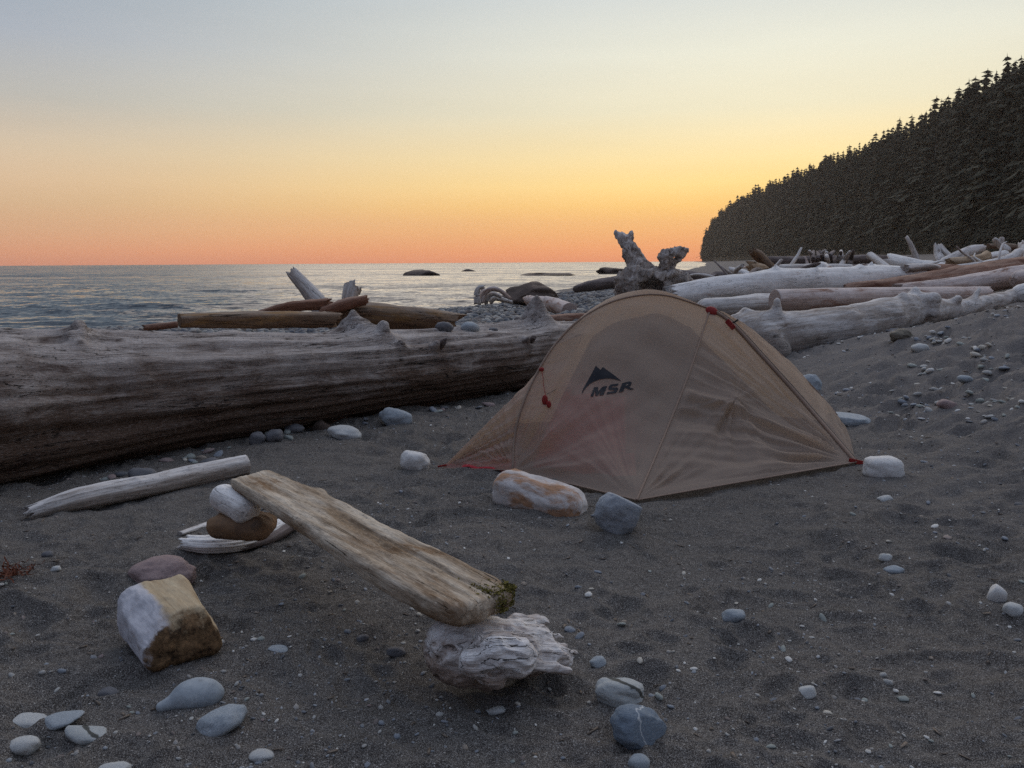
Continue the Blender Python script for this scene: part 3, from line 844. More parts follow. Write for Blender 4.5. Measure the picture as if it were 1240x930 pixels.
def log_obj(name, P, Rr, mat, label=None, cat='driftwood', group=None, rings=60, segs=28, parent=None, **kw):
    V, Q, at_, fr = sweep(P, Rr, rings, segs, **kw)
    c = np.array(P, float).mean(0)
    o = link(name, mesh_np(name, recentre(V, c), Q, mat, True, at_), parent, loc=Vector(c) - (parent.location if parent else Vector((0, 0, 0))))
    if not parent: tag(o, label, cat, group)
    return o


def logpx(name, pts, mat, label=None, **kw):
    """pts: (px, py, Y, thickness in px) of the centre line"""
    P = [at(a, b, c) for a, b, c, d in pts]
    Rr = [d / 2 * depth(p) / F for p, (a, b, c, d) in zip(P, pts)]
    return log_obj(name, P, Rr, mat, label, **kw)


# --- implicit shapes for stumps, root wads, blocks
def surfnets(f, org, vs):
    s = f < 0
    nx, ny, nz = f.shape
    c = [s[i:nx - 1 + i, j:ny - 1 + j, k:nz - 1 + k] for i in (0, 1) for j in (0, 1) for k in (0, 1)]
    sm = sum(x.astype(np.int8) for x in c); act = (sm > 0) & (sm < 8)
    idx = -np.ones(act.shape, np.int64); cells = np.argwhere(act); idx[act] = np.arange(len(cells))
    acc = np.zeros((len(cells), 3)); cnt = np.zeros(len(cells))
    ci, cj, ck = cells.T
    corner = [(i, j, k) for i in (0, 1) for j in (0, 1) for k in (0, 1)]
    for a in range(8):
        for ax in range(3):
            p = corner[a]
            if p[ax] == 1: continue
            q = list(p); q[ax] = 1
            fa = f[ci + p[0], cj + p[1], ck + p[2]]; fb = f[ci + q[0], cj + q[1], ck + q[2]]
            m = (fa < 0) != (fb < 0)
            t = np.where(m, fa / (fa - fb + 1e-12), 0)
            pos = np.stack([np.full(len(cells), float(p[0])), np.full(len(cells), float(p[1])), np.full(len(cells), float(p[2]))], 1)
            pos[:, ax] += t
            acc[m] += pos[m]; cnt[m] += 1
    V = (cells + acc / cnt[:, None]) * vs + org
    Q = []
    for ax in range(3):
        o1, o2 = [(1, 2), (2, 0), (0, 1)][ax]
        sl0 = [slice(None)] * 3; sl1 = [slice(None)] * 3
        sl0[ax] = slice(0, -1); sl1[ax] = slice(1, None)
        a_, b_ = s[tuple(sl0)], s[tuple(sl1)]
        e = np.argwhere(a_ != b_)
        m = (e[:, o1] > 0) & (e[:, o2] > 0) & (e[:, o1] < f.shape[o1] - 1) & (e[:, o2] < f.shape[o2] - 1); e = e[m]
        sg = a_[tuple(e.T)]
        d1 = np.zeros(3, int); d1[o1] = 1; d2 = np.zeros(3, int); d2[o2] = 1
        q = np.stack([idx[tuple((e - d1 - d2).T)], idx[tuple((e - d2).T)], idx[tuple(e.T)], idx[tuple((e - d1).T)]], 1)
        q[~sg] = q[~sg][:, ::-1]
        Q.append(q)
    Q = np.concatenate(Q); Q = Q[(Q >= 0).all(1)]
    return V, Q


def smin(a, b, k):
    h = np.clip(0.5 + 0.5 * (b - a) / k, 0, 1); return b * (1 - h) + a * h - k * h * (1 - h)


def sd_caps(X, p0, p1, r0, r1):
    p0, p1 = np.array(p0, float), np.array(p1, float); d = p1 - p0; l2 = (d * d).sum()
    t = np.clip(((X - p0) @ d) / l2, 0, 1)
    return np.linalg.norm(X - p0 - t[..., None] * d, axis=-1) - (r0 + (r1 - r0) * t)


def sd_ell(X, c, r):
    r = np.array(r, float); q = (X - np.array(c, float)) / r; k0 = np.linalg.norm(q, axis=-1); k1 = np.linalg.norm(q / r, axis=-1)
    return k0 * (k0 - 1) / (k1 + 1e-9)


def sd_box(X, c, hsz, rad, Rm=None):
    q = X - np.array(c, float)
    if Rm is not None: q = q @ Rm
    q = np.abs(q) - (np.array(hsz, float) - rad)
    return np.linalg.norm(np.maximum(q, 0), axis=-1) + np.minimum(q.max(-1), 0) - rad


def sdf_mesh(name, fn, lo, hi, vs, mat, grain=(1, 0, 0), smooth=True, seed=0, blf=None):
    lo = np.array(lo, float); hi = np.array(hi, float)
    n = np.ceil((hi - lo) / vs).astype(int) + 1
    ax = [lo[k] + np.arange(n[k]) * vs for k in range(3)]
    X = np.stack(np.meshgrid(*ax, indexing='ij'), -1)
    f = fn(X)
    V, Q = surfnets(f, lo, vs)
    g = np.array(grain, float); g /= np.linalg.norm(g)
    a = np.cross(g, (0, 0, 1.0)); a = a / np.linalg.norm(a) if np.linalg.norm(a) > .1 else np.array([1.0, 0, 0])
    b = np.cross(g, a)
    wc = np.stack([V @ g, V @ a, V @ b], 1) + np.array([seed * 2.1, seed * .37, 0])
    zc = (lo[2] + hi[2]) / 2
    bl = np.clip(0.5 + 0.5 * (V[:, 2] - zc) / ((hi[2] - lo[2]) / 2), 0, 1) if blf is None else blf(V)  # paler with height: bleaching plus painted overhead light
    return mesh_np(name, V, Q, mat, smooth, {'wc': ('FLOAT_VECTOR', wc), 'bl': ('FLOAT', bl)})


# ------------------------------------------------------------------ wood palettes
W_GREY = wood_mat('driftwood_silver', (0.75, 0.72, 0.69), (0.38, 0.325, 0.28), (0.035, 0.03, 0.03), (0.20, 0.13, 0.09), 0.12, bleach_shade=(0.1, 0.75), spots=0.5)
W_WHITE = wood_mat('driftwood_white', (0.90, 0.88, 0.85), (0.62, 0.575, 0.53), (0.05, 0.04, 0.04), (0.36, 0.24, 0.18), 0.08, bleach_shade=(0.0, 0.6), spots=0.6)
W_PINK = wood_mat('driftwood_pinkish', (0.70, 0.61, 0.57), (0.44, 0.33, 0.275), (0.05, 0.03, 0.025), (0.26, 0.13, 0.08), 0.35, bleach_shade=(0.1, 0.8), spots=0.3)
W_RED = wood_mat('driftwood_red_brown', (0.42, 0.28, 0.21), (0.23, 0.11, 0.07), (0.03, 0.015, 0.012), (0.13, 0.05, 0.03), 0.35, bleach_shade=(0.3, 1.0))
W_TAN = wood_mat('driftwood_tan', (0.56, 0.43, 0.30), (0.33, 0.22, 0.13), (0.05, 0.03, 0.02), (0.22, 0.12, 0.055), 0.3, bleach_shade=(0.1, 0.9), crack=0.9)
W_BROWN = wood_mat('driftwood_brown', (0.30, 0.24, 0.19), (0.17, 0.105, 0.065), (0.02, 0.013, 0.01), (0.26, 0.15, 0.06), 0.3, bleach_shade=(0.2, 1.0), crack=1.0)
W_DARK = wood_mat('driftwood_dark_wet', (0.26, 0.22, 0.21), (0.11, 0.085, 0.075), (0.015, 0.012, 0.01), None, 0, bleach_shade=(0.2, 1.0))
W_BIG = wood_mat('great_log_wood', (0.52, 0.475, 0.445), (0.118, 0.077, 0.055), (0.010, 0.007, 0.006), (0.060, 0.034, 0.025), 0.25, grain=1.15, bleach_shade=(0.22, 0.92), crack=1.0, bumpd=0.03, patch=(2.2, 4.0), gs=2.4, spots=.6, amp=.62)  # dark mid tone is brown stain plus painted shade of the underside
W_CUT = plain_mat('old_cut_wood', (0.05, 0.035, 0.025), (0.16, 0.12, 0.085), 40, 0.9, 0.004)

# ------------------------------------------------------------------ the great log
def build_great_log():
    P = [(-5.2, 2.6, 0.50), (-4.2, 3.6, 0.44), (-3.28, 4.62, 0.40), (-2.35, 5.60, 0.36), (-1.35, 6.6, 0.32), (-0.35, 7.62, 0.30), (0.55, 8.55, 0.29)]
    Rr = [0.70, 0.60, 0.490, 0.42, 0.375, 0.345, 0.31]
    V, Q, a, fr = sweep(P, Rr, 560, 150, amp=0.06, groove=0.075, seed=3, ends=('broken', 'broken'), lump=0.085,
                        knots=[(0.42, 78, 0.075, 0.07), (0.412, 62, 0.05, 0.10), (0.676, 98, 0.09, 0.11), (0.685, 88, 0.10, 0.16), (0.699, 68, 0.11, 0.075), (0.71, 45, 0.06, 0.06),
                               (0.945, 88, 0.10, 0.17), (0.752, 38, 0.075, 0.045), (0.895, 36, 0.06, 0.04), (0.945, 88, 0.17, 0.075), (0.55, 100, 0.02, 0.12), (0.60, 30, 0.016, 0.09), (0.45, 20, 0.02, 0.12), (0.5, 8, 0.02, 0.2), (0.36, 12, 0.03, 0.25), (0.30, 14, 0.10, 0.42)])
    C, U, Vv, T, rr, ln = fr
    # which side is camera side? U = T x up
    root = empty('great_log', (-2.35, 5.6, 0.0))
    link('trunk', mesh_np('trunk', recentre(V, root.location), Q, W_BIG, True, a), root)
    # dark ends of the broken branch stubs
    for (ks, ka, kh, kw) in ((0.752, 38, 0.080, 0.030), (0.895, 36, 0.064, 0.026)):
        i = int(ks * 559); d = U[i] * math.cos(R(ka)) + Vv[i] * math.sin(R(ka)); rr_ = rr[i]
        p0 = C[i] + d * (rr_ - 0.02); p1 = C[i] + d * (rr_ + kh)
        log_obj('branch_stub', [p0, p1], [kw * 1.25, kw * 0.9], W_DARK, rings=14, segs=18, parent=root, seed=int(ks * 100), ends=('cut', 'broken'))
    tag(root, 'huge dark driftwood log with a bleached top and broken branch stubs lying behind the campsite', 'driftwood log')
    return root


great = build_great_log()

def loggnd(name, pts, mat, label=None, sink=0.12, **kw):
    """pts: (px, py, thickness px) of the centre line of a piece lying on the sand"""
    P, Rr = [], []
    for a, b, d in pts:
        g = G(a, b + d * .5); r = d / 2 * depth(g) / F; P.append((g.x, g.y + r * .35, g.z + r * (1 - sink) * kw.get('flat', 1))); Rr.append(r)
    return log_obj(name, P, Rr, mat, label, **kw)


# wood piled on and behind the great log
kw = dict(rings=60, segs=26)
logpx('squared_log', [(217, 388, 6.15, 21), (300, 387, 6.45, 25), (360, 387, 6.75, 24), (406, 387, 6.95, 24)], W_BROWN, 'brown squared timber with a grey left end lying along the top of the great log', amp=0.09, sq=5, groove=.09, flat=0.85, ends=('cut', 'broken'), seed=21, **kw)
logpx('log', [(300, 385, 7.3, 9), (350, 372, 7.4, 14), (398, 368, 7.5, 15)], W_RED, 'thin red brown log tapering left behind the squared timber', sq=4, groove=.1, amp=.1, ends=('broken', 'broken'), seed=22, **kw)
logpx('log', [(175, 397, 7.0, 8), (215, 393, 7.1, 8)], W_RED, 'dark sliver of wood poking left from under the squared timber', ends=('broken', 'cut'), seed=23, **kw)
logpx('log', [(405, 380, 7.6, 28), (455, 382, 7.7, 33), (510, 386, 7.85, 30), (552, 390, 8.0, 22)], W_BROWN, 'stout smooth brown log behind the great log, right of the squared timber', sq=3, groove=.09, amp=.09, ends=('broken', 'broken'), seed=24, **kw)
logpx('log', [(392, 377, 7.45, 14), (420, 368, 7.5, 15), (444, 363, 7.55, 12)], W_RED, 'short red brown branch lying crosswise below the stubby grey post', sq=3, groove=.1, amp=.12, ends=('broken', 'broken'), seed=25, **kw)
logpx('driftwood_post', [(352, 328, 8.1, 14), (368, 345, 8.05, 17), (385, 366, 8.0, 22), (392, 385, 7.95, 22)], W_GREY, 'grey split post leaning left above the log pile against the sea', ends=('broken', 'cut'), seed=26, flat=0.6, **kw)
logpx('driftwood_post', [(428, 346, 8.2, 22), (424, 358, 8.15, 19), (421, 378, 8.1, 17)], W_GREY, 'stubby upright grey post with a flared top beside the leaning one', ends=('broken', 'cut'), seed=27, **kw)
logpx('driftwood_stick', [(24, 410, 4.95, 9), (45, 407, 5.05, 11), (64, 405, 5.1, 7)], W_DARK, 'small dark slab of wood lying on the top left of the great log', rings=30, segs=18, ends=('round', 'round'), seed=28)

# gravel bank driftwood
logpx('log', [(640, 364, 22, 13), (665, 368, 20.5, 17), (690, 376, 19, 20)], W_PINK, 'pale cracked log on the gravel bank with its charred end facing the camera', ends=('broken', 'cut'), seed=31, knots=[(0.5, 60, .04, .06)], **kw)
logpx('log', [(655, 389, 15.5, 14), (690, 388, 15.7, 17), (735, 386, 16, 16)], W_RED, 'flat red brown log lying level just behind the great log by the tent', ends=('broken', 'cut'), seed=32, **kw)
logpx('log', [(694, 351, 26, 8), (715, 346, 26, 13), (745, 342, 26.5, 15), (775, 341, 27, 14)], W_DARK, 'long blue grey log at the water edge left of the horned stump', ends=('round', 'cut'), seed=33, **kw)
cr = empty('driftwood_root', at(596, 362, 24))
for i, st in enumerate(([(578, 368), (577, 356), (580, 349), (586, 347)], [(583, 366), (586, 356), (594, 350), (606, 352), (618, 362)], [(587, 366), (590, 360), (598, 356), (608, 360)],
                        [(580, 362), (585, 352), (583, 347)], [(592, 366), (600, 361), (612, 364), (620, 366)])):
    log_obj('strand', [at(a, b_, 24 + .15 * i) for a, b_ in st], [.11, .085, .05], W_PINK if i % 2 else W_STUMP if False else W_GREY, rings=26, segs=12, parent=cr, seed=34 + i, amp=.25, groove=.15, ends=('broken', 'broken'))
tag(cr, 'small curled root of several strands on the gravel bank by the brown boulder', 'driftwood')


# ------------------------------------------------------------------ horned stump
W_STUMP = wood_mat('stump_wood', (0.74, 0.70, 0.67), (0.34, 0.29, 0.255), (0.03, 0.025, 0.022), (0.12, 0.08, 0.06), 0.25, grain=.8, bleach_shade=(0.3, 1.0), spots=.7, bumpd=.02)


def build_stump():
    Y = 14.0; k = depth(at(790, 320, Y)) / F       # metres per pixel

    def q(px, py, dy=0.0):
        p = at(px, py, Y); return (p.x, p.y + dy, p.z)
    c0 = Vector(q(790, 345))

    def fn(X):
        X = X + np.array(c0)
        f = sd_caps(X, q(765, 345, -.1), q(815, 345, .1), 22 * k, 20 * k)
        f = smin(f, sd_caps(X, q(770, 372), q(808, 372), 26 * k, 24 * k), 9 * k)
        f = smin(f, sd_caps(X, q(773, 330), q(765, 305, .05), 13 * k, 10.5 * k), 6 * k)      # tall left horn
        f = smin(f, sd_caps(X, q(765, 306, .05), q(756, 289, .05), 10 * k, 8 * k), 3 * k)
        f = smin(f, sd_caps(X, q(756, 289, .05), q(746.5, 281, .05), 6 * k, 3 * k), 4 * k)
        f = smin(f, sd_caps(X, q(762, 289, .05), q(763, 283, .0), 5 * k, 3.5 * k), 3 * k)
        f = smin(f, sd_caps(X, q(780, 322), q(792, 332), 9 * k, 8 * k), 5 * k)
        f = smin(f, sd_caps(X, q(806, 328), q(803, 311, -.1), 8 * k, 7 * k), 5 * k)            # right horn
        f = smin(f, sd_caps(X, q(803, 311, -.1), q(817, 305, -.12), 7.5 * k, 6.5 * k), 3 * k)
        f = smin(f, sd_caps(X, q(817, 306, -.12), q(827, 303, -.14), 6 * k, 4.5 * k), 3 * k)
        f = smin(f, sd_caps(X, q(812, 322), q(826, 308, -.1), 6 * k, 4 * k), 4 * k)
        f = smin(f, sd_caps(X, q(756, 332, -.2), q(752, 352, -.25), 6 * k, 5 * k), 4 * k)
        f = smin(f, sd_caps(X, q(825, 338, -.1), q(842, 352, 0), 9 * k, 6 * k), 6 * k)
        f = smin(f, sd_caps(X, q(760, 327, -.25), q(785, 330, -.3), 6 * k, 5 * k), 4 * k)
        f = smin(f, sd_caps(X, q(790, 335, -.25), q(812, 332, -.2), 6 * k, 5 * k), 4 * k)
        # hollow under the crown
        f = -smin(-f, sd_ell(X, q(786, 348, -.32), (17 * k, 20 * k, 10 * k)), 4 * k)
        g = X / k
        f = f + k * (3.4 * fbm(g[..., 0] / 9, g[..., 1] / 9, g[..., 2] / 9, 3, 7) + 2.4 * np.abs(pn(g[..., 0] / 3.4, g[..., 1] / 3.4, g[..., 2] / 8, 9)))
        return f
    ext = np.array([62, 45, 70]) * k
    me = sdf_mesh('stump', fn, -ext * np.array([1, 1, .75]), ext * np.array([1, 1, 1.05]), 1.0 * k, W_STUMP, (0.3, 0, 1), seed=4)
    o = link('stump', me, loc=c0)
    tag(o, 'gnarled grey root stump with two upturned horns against the sunset behind the tent', 'driftwood stump')


build_stump()


# ------------------------------------------------------------------ the log pile on the right
def pale_log():
    """nearest pale log with a spiked flare at the left end"""
    c0 = at(1000, 400, 9.6)
    P = [at(905, 407, 9.3), at(960, 405, 9.4), at(1020, 398, 9.6), at(1070, 386, 9.9), at(1112, 376, 10.3), at(1150, 376, 10.6), at(1190, 369, 11.0), at(1235, 356, 11.6)]
    Rp = [62, 56, 53, 49, 42, 24, 20, 16]
    Rr = [r / 2 * depth(p) / F for p, r in zip(P, Rp)]
    k = depth(c0) / F

    def fn(X):
        X = X + np.array(c0); f = None
        for i in range(len(P) - 1):
            d = sd_caps(X, P[i], P[i + 1], Rr[i], Rr[i + 1]); f = d if f is None else smin(f, d, 4 * k)
        def q(px, py, Y): return tuple(at(px, py, Y))
        for a, b, r0, r1 in ((q(940, 395, 9.3), q(941, 366, 9.2), 11, 3.5), (q(905, 395, 9.3), q(903, 377, 9.3), 12, 5), (q(915, 400, 9.2), q(890, 388, 9.25), 14, 6),
                             (q(915, 408, 9.2), q(893, 400, 9.2), 18, 10), (q(930, 410, 9.1), q(945, 425, 9.05), 16, 12), (q(925, 385, 9.2), q(938, 380, 9.2), 8, 6),
                             (q(1105, 368, 10.2), q(1108, 353, 10.2), 12, 6), (q(1112, 372, 10.2), q(1130, 362, 10.1), 17, 9), (q(1128, 366, 10.1), q(1133, 380, 10.0), 10, 6),
                             (q(1100, 368, 10.1), q(1094, 362, 10.0), 13, 8), (q(1150, 372, 10.6), q(1160, 362, 10.5), 8, 5), (q(1175, 370, 10.8), q(1186, 350, 10.9), 7, 3)):
            f = smin(f, sd_caps(X, a, b, r0 * k, r1 * k), 6 * k)
        g = X / 0.16
        return f + 0.014 * fbm(g[..., 0] * .5, g[..., 1] * .5, g[..., 2], 4, 12) + 0.008 * pn(g[..., 0] * .7, g[..., 1] * 2.5, g[..., 2] * 2.5, 15)
    lo = np.min([np.array(p) for p in P], 0) - np.array(c0) - 0.5; hi = np.max([np.array(p) for p in P], 0) - np.array(c0) + 0.5
    me = sdf_mesh('log', fn, lo, hi, 0.021, W_GREY, (1, .35, .1), seed=9)
    o = link('log', me, loc=c0); tag(o, 'thick pale grey log with a spiked flare at its left end, nearest behind the tent', 'driftwood log')


pale_log()
PG = dict(rings=90, segs=36)
logpx('log', [(810, 359, 12.2, 26), (870, 352, 12.4, 34), (940, 346, 12.7, 40), (1010, 341, 13.2, 36), (1080, 337, 13.8, 30), (1150, 333, 14.6, 22)], W_WHITE,
      'long bleached white log running right from behind the tent peak', ends=('broken', 'broken'), seed=41, knots=[(.3, 80, .06, .05), (.42, 60, .05, .06), (.6, 85, .05, .08)], **PG)
logpx('log', [(845, 374, 11.3, 24), (900, 371, 11.5, 28), (945, 367, 11.8, 26)], W_GREY, 'grey cracked log lying just below the long white log, right of the tent peak', ends=('round', 'cut'), seed=42, **PG)
logpx('log', [(938, 364, 10.9, 27), (1000, 363, 11.1, 29), (1060, 361, 11.4, 26), (1130, 359, 11.9, 24), (1195, 356, 12.5, 18)], W_PINK,
      'straight pinkish log with a clean sawn left end, under the long white log', ends=('cut', 'broken'), seed=43, lump=0.02, amp=0.02, groove=0.015, **PG)
logpx('log', [(1000, 379, 10.6, 12), (1050, 377, 10.8, 12)], W_RED, 'thin dark red brown log in the gap under the sawn pinkish log', ends=('round', 'round'), seed=44, **kw)
logpx('log', [(1020, 350, 13.0, 12), (1100, 345, 13.2, 24), (1165, 337, 13.6, 30), (1250, 324, 14.2, 30)], W_RED, 'long red brown log rising to the right edge over the pinkish one', ends=('broken', 'cut'), seed=45, **PG)
logpx('log', [(1085, 352, 12.6, 16), (1150, 347, 12.9, 22), (1215, 338, 13.3, 26), (1260, 332, 13.6, 26)], W_PINK, 'red and grey split log directly beneath the long red brown one', ends=('broken', 'cut'), seed=46, **PG)
logpx('log', [(1085, 337, 14.0, 22), (1120, 332, 14.2, 26), (1165, 329, 14.5, 16)], W_RED, 'stubby rust coloured log at the right end of the long white log', ends=('round', 'round'), seed=47, **kw)
logpx('log', [(1228, 340, 12.6, 24), (1265, 334, 12.8, 24)], W_PINK, 'pinkish log end entering at the right edge of the pile', ends=('round', 'cut'), seed=48, **kw)
logpx('log', [(1228, 357, 11.4, 22), (1262, 350, 11.5, 22)], W_WHITE, 'white log end low at the right edge above the sand bank', ends=('round', 'cut'), seed=49, **kw)
logpx('log', [(912, 329, 18, 13), (940, 328, 18.2, 16), (985, 327, 18.4, 16), (1030, 327, 18.8, 14)], W_GREY, 'grey log whose upturned brown root end faces left above the white log', ends=('round', 'cut'), seed=50, **kw)
logpx('driftwood_root', [(911, 304, 17.8, 9), (918, 310, 17.9, 13), (928, 320, 18.0, 13), (938, 329, 18.1, 12)], W_BROWN, 'brown root horn rising from the left end of the grey log', ends=('broken', 'round'), seed=51, **kw)
logpx('driftwood_root', [(910, 324, 17.6, 16), (922, 327, 17.7, 15)], W_TAN, 'tan broken root mass under the brown root horn', ends=('broken', 'broken'), seed=52, **kw)
logpx('log', [(928, 316, 21, 11), (980, 316, 21.4, 12), (1050, 314, 22, 11), (1110, 314, 23, 8)], W_DARK, 'long dark grey log lying level behind the root tangle', ends=('cut', 'cut'), seed=53, **kw)
logpx('log', [(994, 328, 15.2, 21), (996, 326, 16.4, 17)], W_WHITE, 'cream log seen end on, its round cut face towards the camera', ends=('round', 'cut'), seed=54, **kw)
logpx('log', [(1024, 328, 16.6, 9), (1046, 327, 16.8, 8)], W_RED, 'short orange brown piece beside the cream log end', ends=('broken', 'round'), seed=55, **kw)
logpx('log', [(1053, 309, 16.4, 9), (1066, 318, 16.0, 9), (1079, 329, 15.6, 9)], W_GREY, 'grey pole leaning down to the right in the middle of the pile', ends=('cut', 'cut'), seed=56, **kw)
logpx('log', [(1048, 329, 15.6, 16), (1062, 328, 15.6, 14)], W_WHITE, 'small white knobbly piece at the foot of the leaning grey pole', ends=('broken', 'broken'), seed=57, knots=[(.5, 90, .06, .05)], **kw)
logpx('log', [(1078, 317, 17.0, 20), (1110, 322, 16.4, 16), (1155, 325, 16, 12)], W_WHITE, 'split white log fanning out to the left below the forest', ends=('broken', 'round'), seed=58, **kw)
logpx('driftwood_root', [(1135, 297, 17.5, 8), (1136, 308, 17.4, 10), (1140, 318, 17.2, 12)], W_GREY, 'upright left arm of the forked grey root', ends=('broken', 'round'), seed=59, **kw)
logpx('driftwood_root', [(1139, 298, 17.5, 6), (1146, 306, 17.3, 6), (1154, 314, 17.1, 6)], W_GREY, 'slanting right arm of the forked grey root', ends=('broken', 'round'), seed=60, **kw)
logpx('log', [(1140, 320, 16.4, 12), (1158, 311, 16.6, 13), (1175, 304, 16.8, 13), (1190, 301, 17, 10)], W_GREY, 'bent grey log curving up to the right beside the forked root', ends=('round', 'broken'), seed=61, **kw)
logpx('log', [(1150, 318, 15.9, 12), (1185, 315, 16, 14), (1196, 309, 16.2, 12)], W_TAN, 'cream and tan slab in the middle of the right hand heap', ends=('broken', 'broken'), seed=62, **kw)
logpx('log', [(1155, 325, 15.4, 8), (1190, 322, 15.6, 12), (1222, 315, 15.8, 15), (1236, 304, 16, 12)], W_GREY, 'curved grey log sweeping up at the right edge of the heap', ends=('round', 'round'), seed=63, **kw)
logpx('log', [(1196, 312, 17.4, 11), (1220, 308, 17.6, 11)], W_WHITE, 'white piece lying behind the curved grey log', ends=('broken', 'round'), seed=64, **kw)
logpx('driftwood_root', [(1203, 289, 18, 6), (1212, 297, 18, 9), (1222, 305, 17.8, 10)], W_GREY, 'left prong of the antler shaped root on the skyline of the heap', ends=('round', 'round'), seed=65, **kw)
logpx('driftwood_root', [(1214, 287, 18, 6), (1212, 294, 18, 7), (1214, 300, 18, 7)], W_GREY, 'right prong of the antler shaped root on the skyline of the heap', ends=('round', 'round'), seed=66, **kw)
logpx('log', [(1238, 296, 17, 10), (1242, 312, 16.6, 14), (1250, 330, 16, 16)], W_GREY, 'upright grey log cut by the right edge of the picture', ends=('broken', 'round'), seed=67, **kw)
logpx('log', [(1196, 298, 19, 6), (1230, 299, 19.4, 8)], W_BROWN, 'thin brown log behind the antler shaped root', ends=('cut', 'round'), seed=68, **kw)
logpx('log', [(822, 330, 17, 8), (845, 335, 16.6, 12), (868, 338, 16.2, 12)], W_DARK, 'dark grey log sloping down to the right beside the horned stump', ends=('round', 'cut'), seed=69, **kw)
logpx('log', [(835, 343, 14.6, 9), (880, 342, 14.8, 10), (905, 340, 15, 8)], W_DARK, 'dark level log behind the long white log right of the stump', ends=('round', 'round'), seed=70, **kw)
logpx('driftwood_stick', [(864, 315, 15.3, 1.6), (873, 324, 15.1, 2.4), (884, 337, 14.9, 3)], W_DARK, 'thin dark stick leaning against the water right of the stump', ends=('round', 'cut'), seed=71, rings=30, segs=10)
logpx('driftwood_root', [(884, 326, 17.4, 6), (900, 331, 17.2, 10), (912, 335, 17, 7)], W_WHITE, 'small white root at the water edge left of the grey log', ends=('broken', 'round'), seed=72, **kw)
logpx('driftwood_root', [(886, 336, 16.4, 8), (905, 338, 16.2, 8), (930, 337, 16, 7)], W_GREY, 'knobbly grey root lying on top of the long white log', ends=('round', 'broken'), seed=73, knots=[(.4, 90, .06, .05)], **kw)
# root tangle
tang = empty('root_tangle', at(1006, 318, 19.5))
rg = random.Random(12)
for i in range(13):
    x = rg.uniform(984, 1030); x2 = x + rg.uniform(-14, 14)
    P = [at(x, 322, 19.5 + rg.uniform(-.6, .6)), at((x + x2) / 2 + rg.uniform(-4, 4), 313 + rg.uniform(-3, 3), 19.4 + rg.uniform(-.5, .5)), at(x2, 304 + rg.uniform(-2, 6), 19.4 + rg.uniform(-.6, .6))]
    log_obj('root', P, [0.07, 0.06, 0.035], W_GREY if i % 2 else W_DARK, rings=22, segs=12, parent=tang, seed=200 + i, ends=('round', 'round'))
tag(tang, 'tangled mass of thin grey roots standing behind the cream log end', 'driftwood')
# smaller wood filling the heap
rg = random.Random(77)
mats = [W_GREY, W_WHITE, W_PINK, W_DARK, W_RED, W_TAN]
for i in range(85):
    px = rg.uniform(905, 1290); Y = rg.uniform(14.0, 27)
    g = at(px, 330, Y); zz = hz(g.x, g.y); ang = rg.gauss(0.15, 0.55); L_ = rg.uniform(0.7, 3.2)
    r = rg.uniform(0.025, 0.10); Y += 7 * (960 < px < 1050); g = at(px, 330, Y); zz = hz(g.x, g.y); dx, dy = math.cos(ang) * L_ / 2, math.sin(ang) * L_ / 2; zb = zz + r + rg.uniform(0, .30); tilt = rg.gauss(0, .13)
    log_obj('driftwood_branch', [(g.x - dx, g.y - dy, zb - tilt * L_ / 2), (g.x, g.y + rg.uniform(-.15, .15), zb + rg.uniform(-.08, .16)), (g.x + dx, g.y + dy, zb + tilt * L_ / 2)], [r, r * .9, r * .6], rg.choice(mats),
            '%s %s heaped branch %s' % ('thin' if r < .05 else 'stout', 'short' if L_ < 1.6 else 'long', where(*px_of((g.x, g.y, zb)))), 'driftwood', 'small branches filling the log heap', rings=26, segs=14, seed=300 + i, ends=(rg.choice(['broken', 'cut', 'round']), 'round'))
for i in range(60):
    px = rg.uniform(885, 1260); Y = rg.uniform(15.0, 19.5) + 5 * (960 < px < 1050)
    g = at(px, 330, Y); zz = hz(g.x, g.y); a = rg.random() * 6.28; r = rg.uniform(.02, .075); P = [Vector((g.x, g.y, zz + rg.uniform(0, .12)))]
    el = rg.uniform(-.1, .9 if px > 1090 or px < 960 else .5)
    for q in range(4):
        a += rg.gauss(0, .5); el += rg.gauss(-.1, .3); P.append(P[-1] + Vector((math.cos(a) * math.cos(el), math.sin(a) * math.cos(el), math.sin(el))) * rg.uniform(.18, .42))
    log_obj('driftwood_branch', P, [r * 1.2, r, r * .9, r * .75, r * .5], rg.choice([W_WHITE, W_GREY, W_GREY, W_PINK, W_STUMP]),
            '%s crooked branch %s' % ('thin' if r < .05 else 'stout', where(*px_of(P[2]))), 'driftwood', 'small branches filling the log heap', rings=30, segs=12, seed=500 + i, amp=.15, groove=.08, ends=('broken', 'broken'))
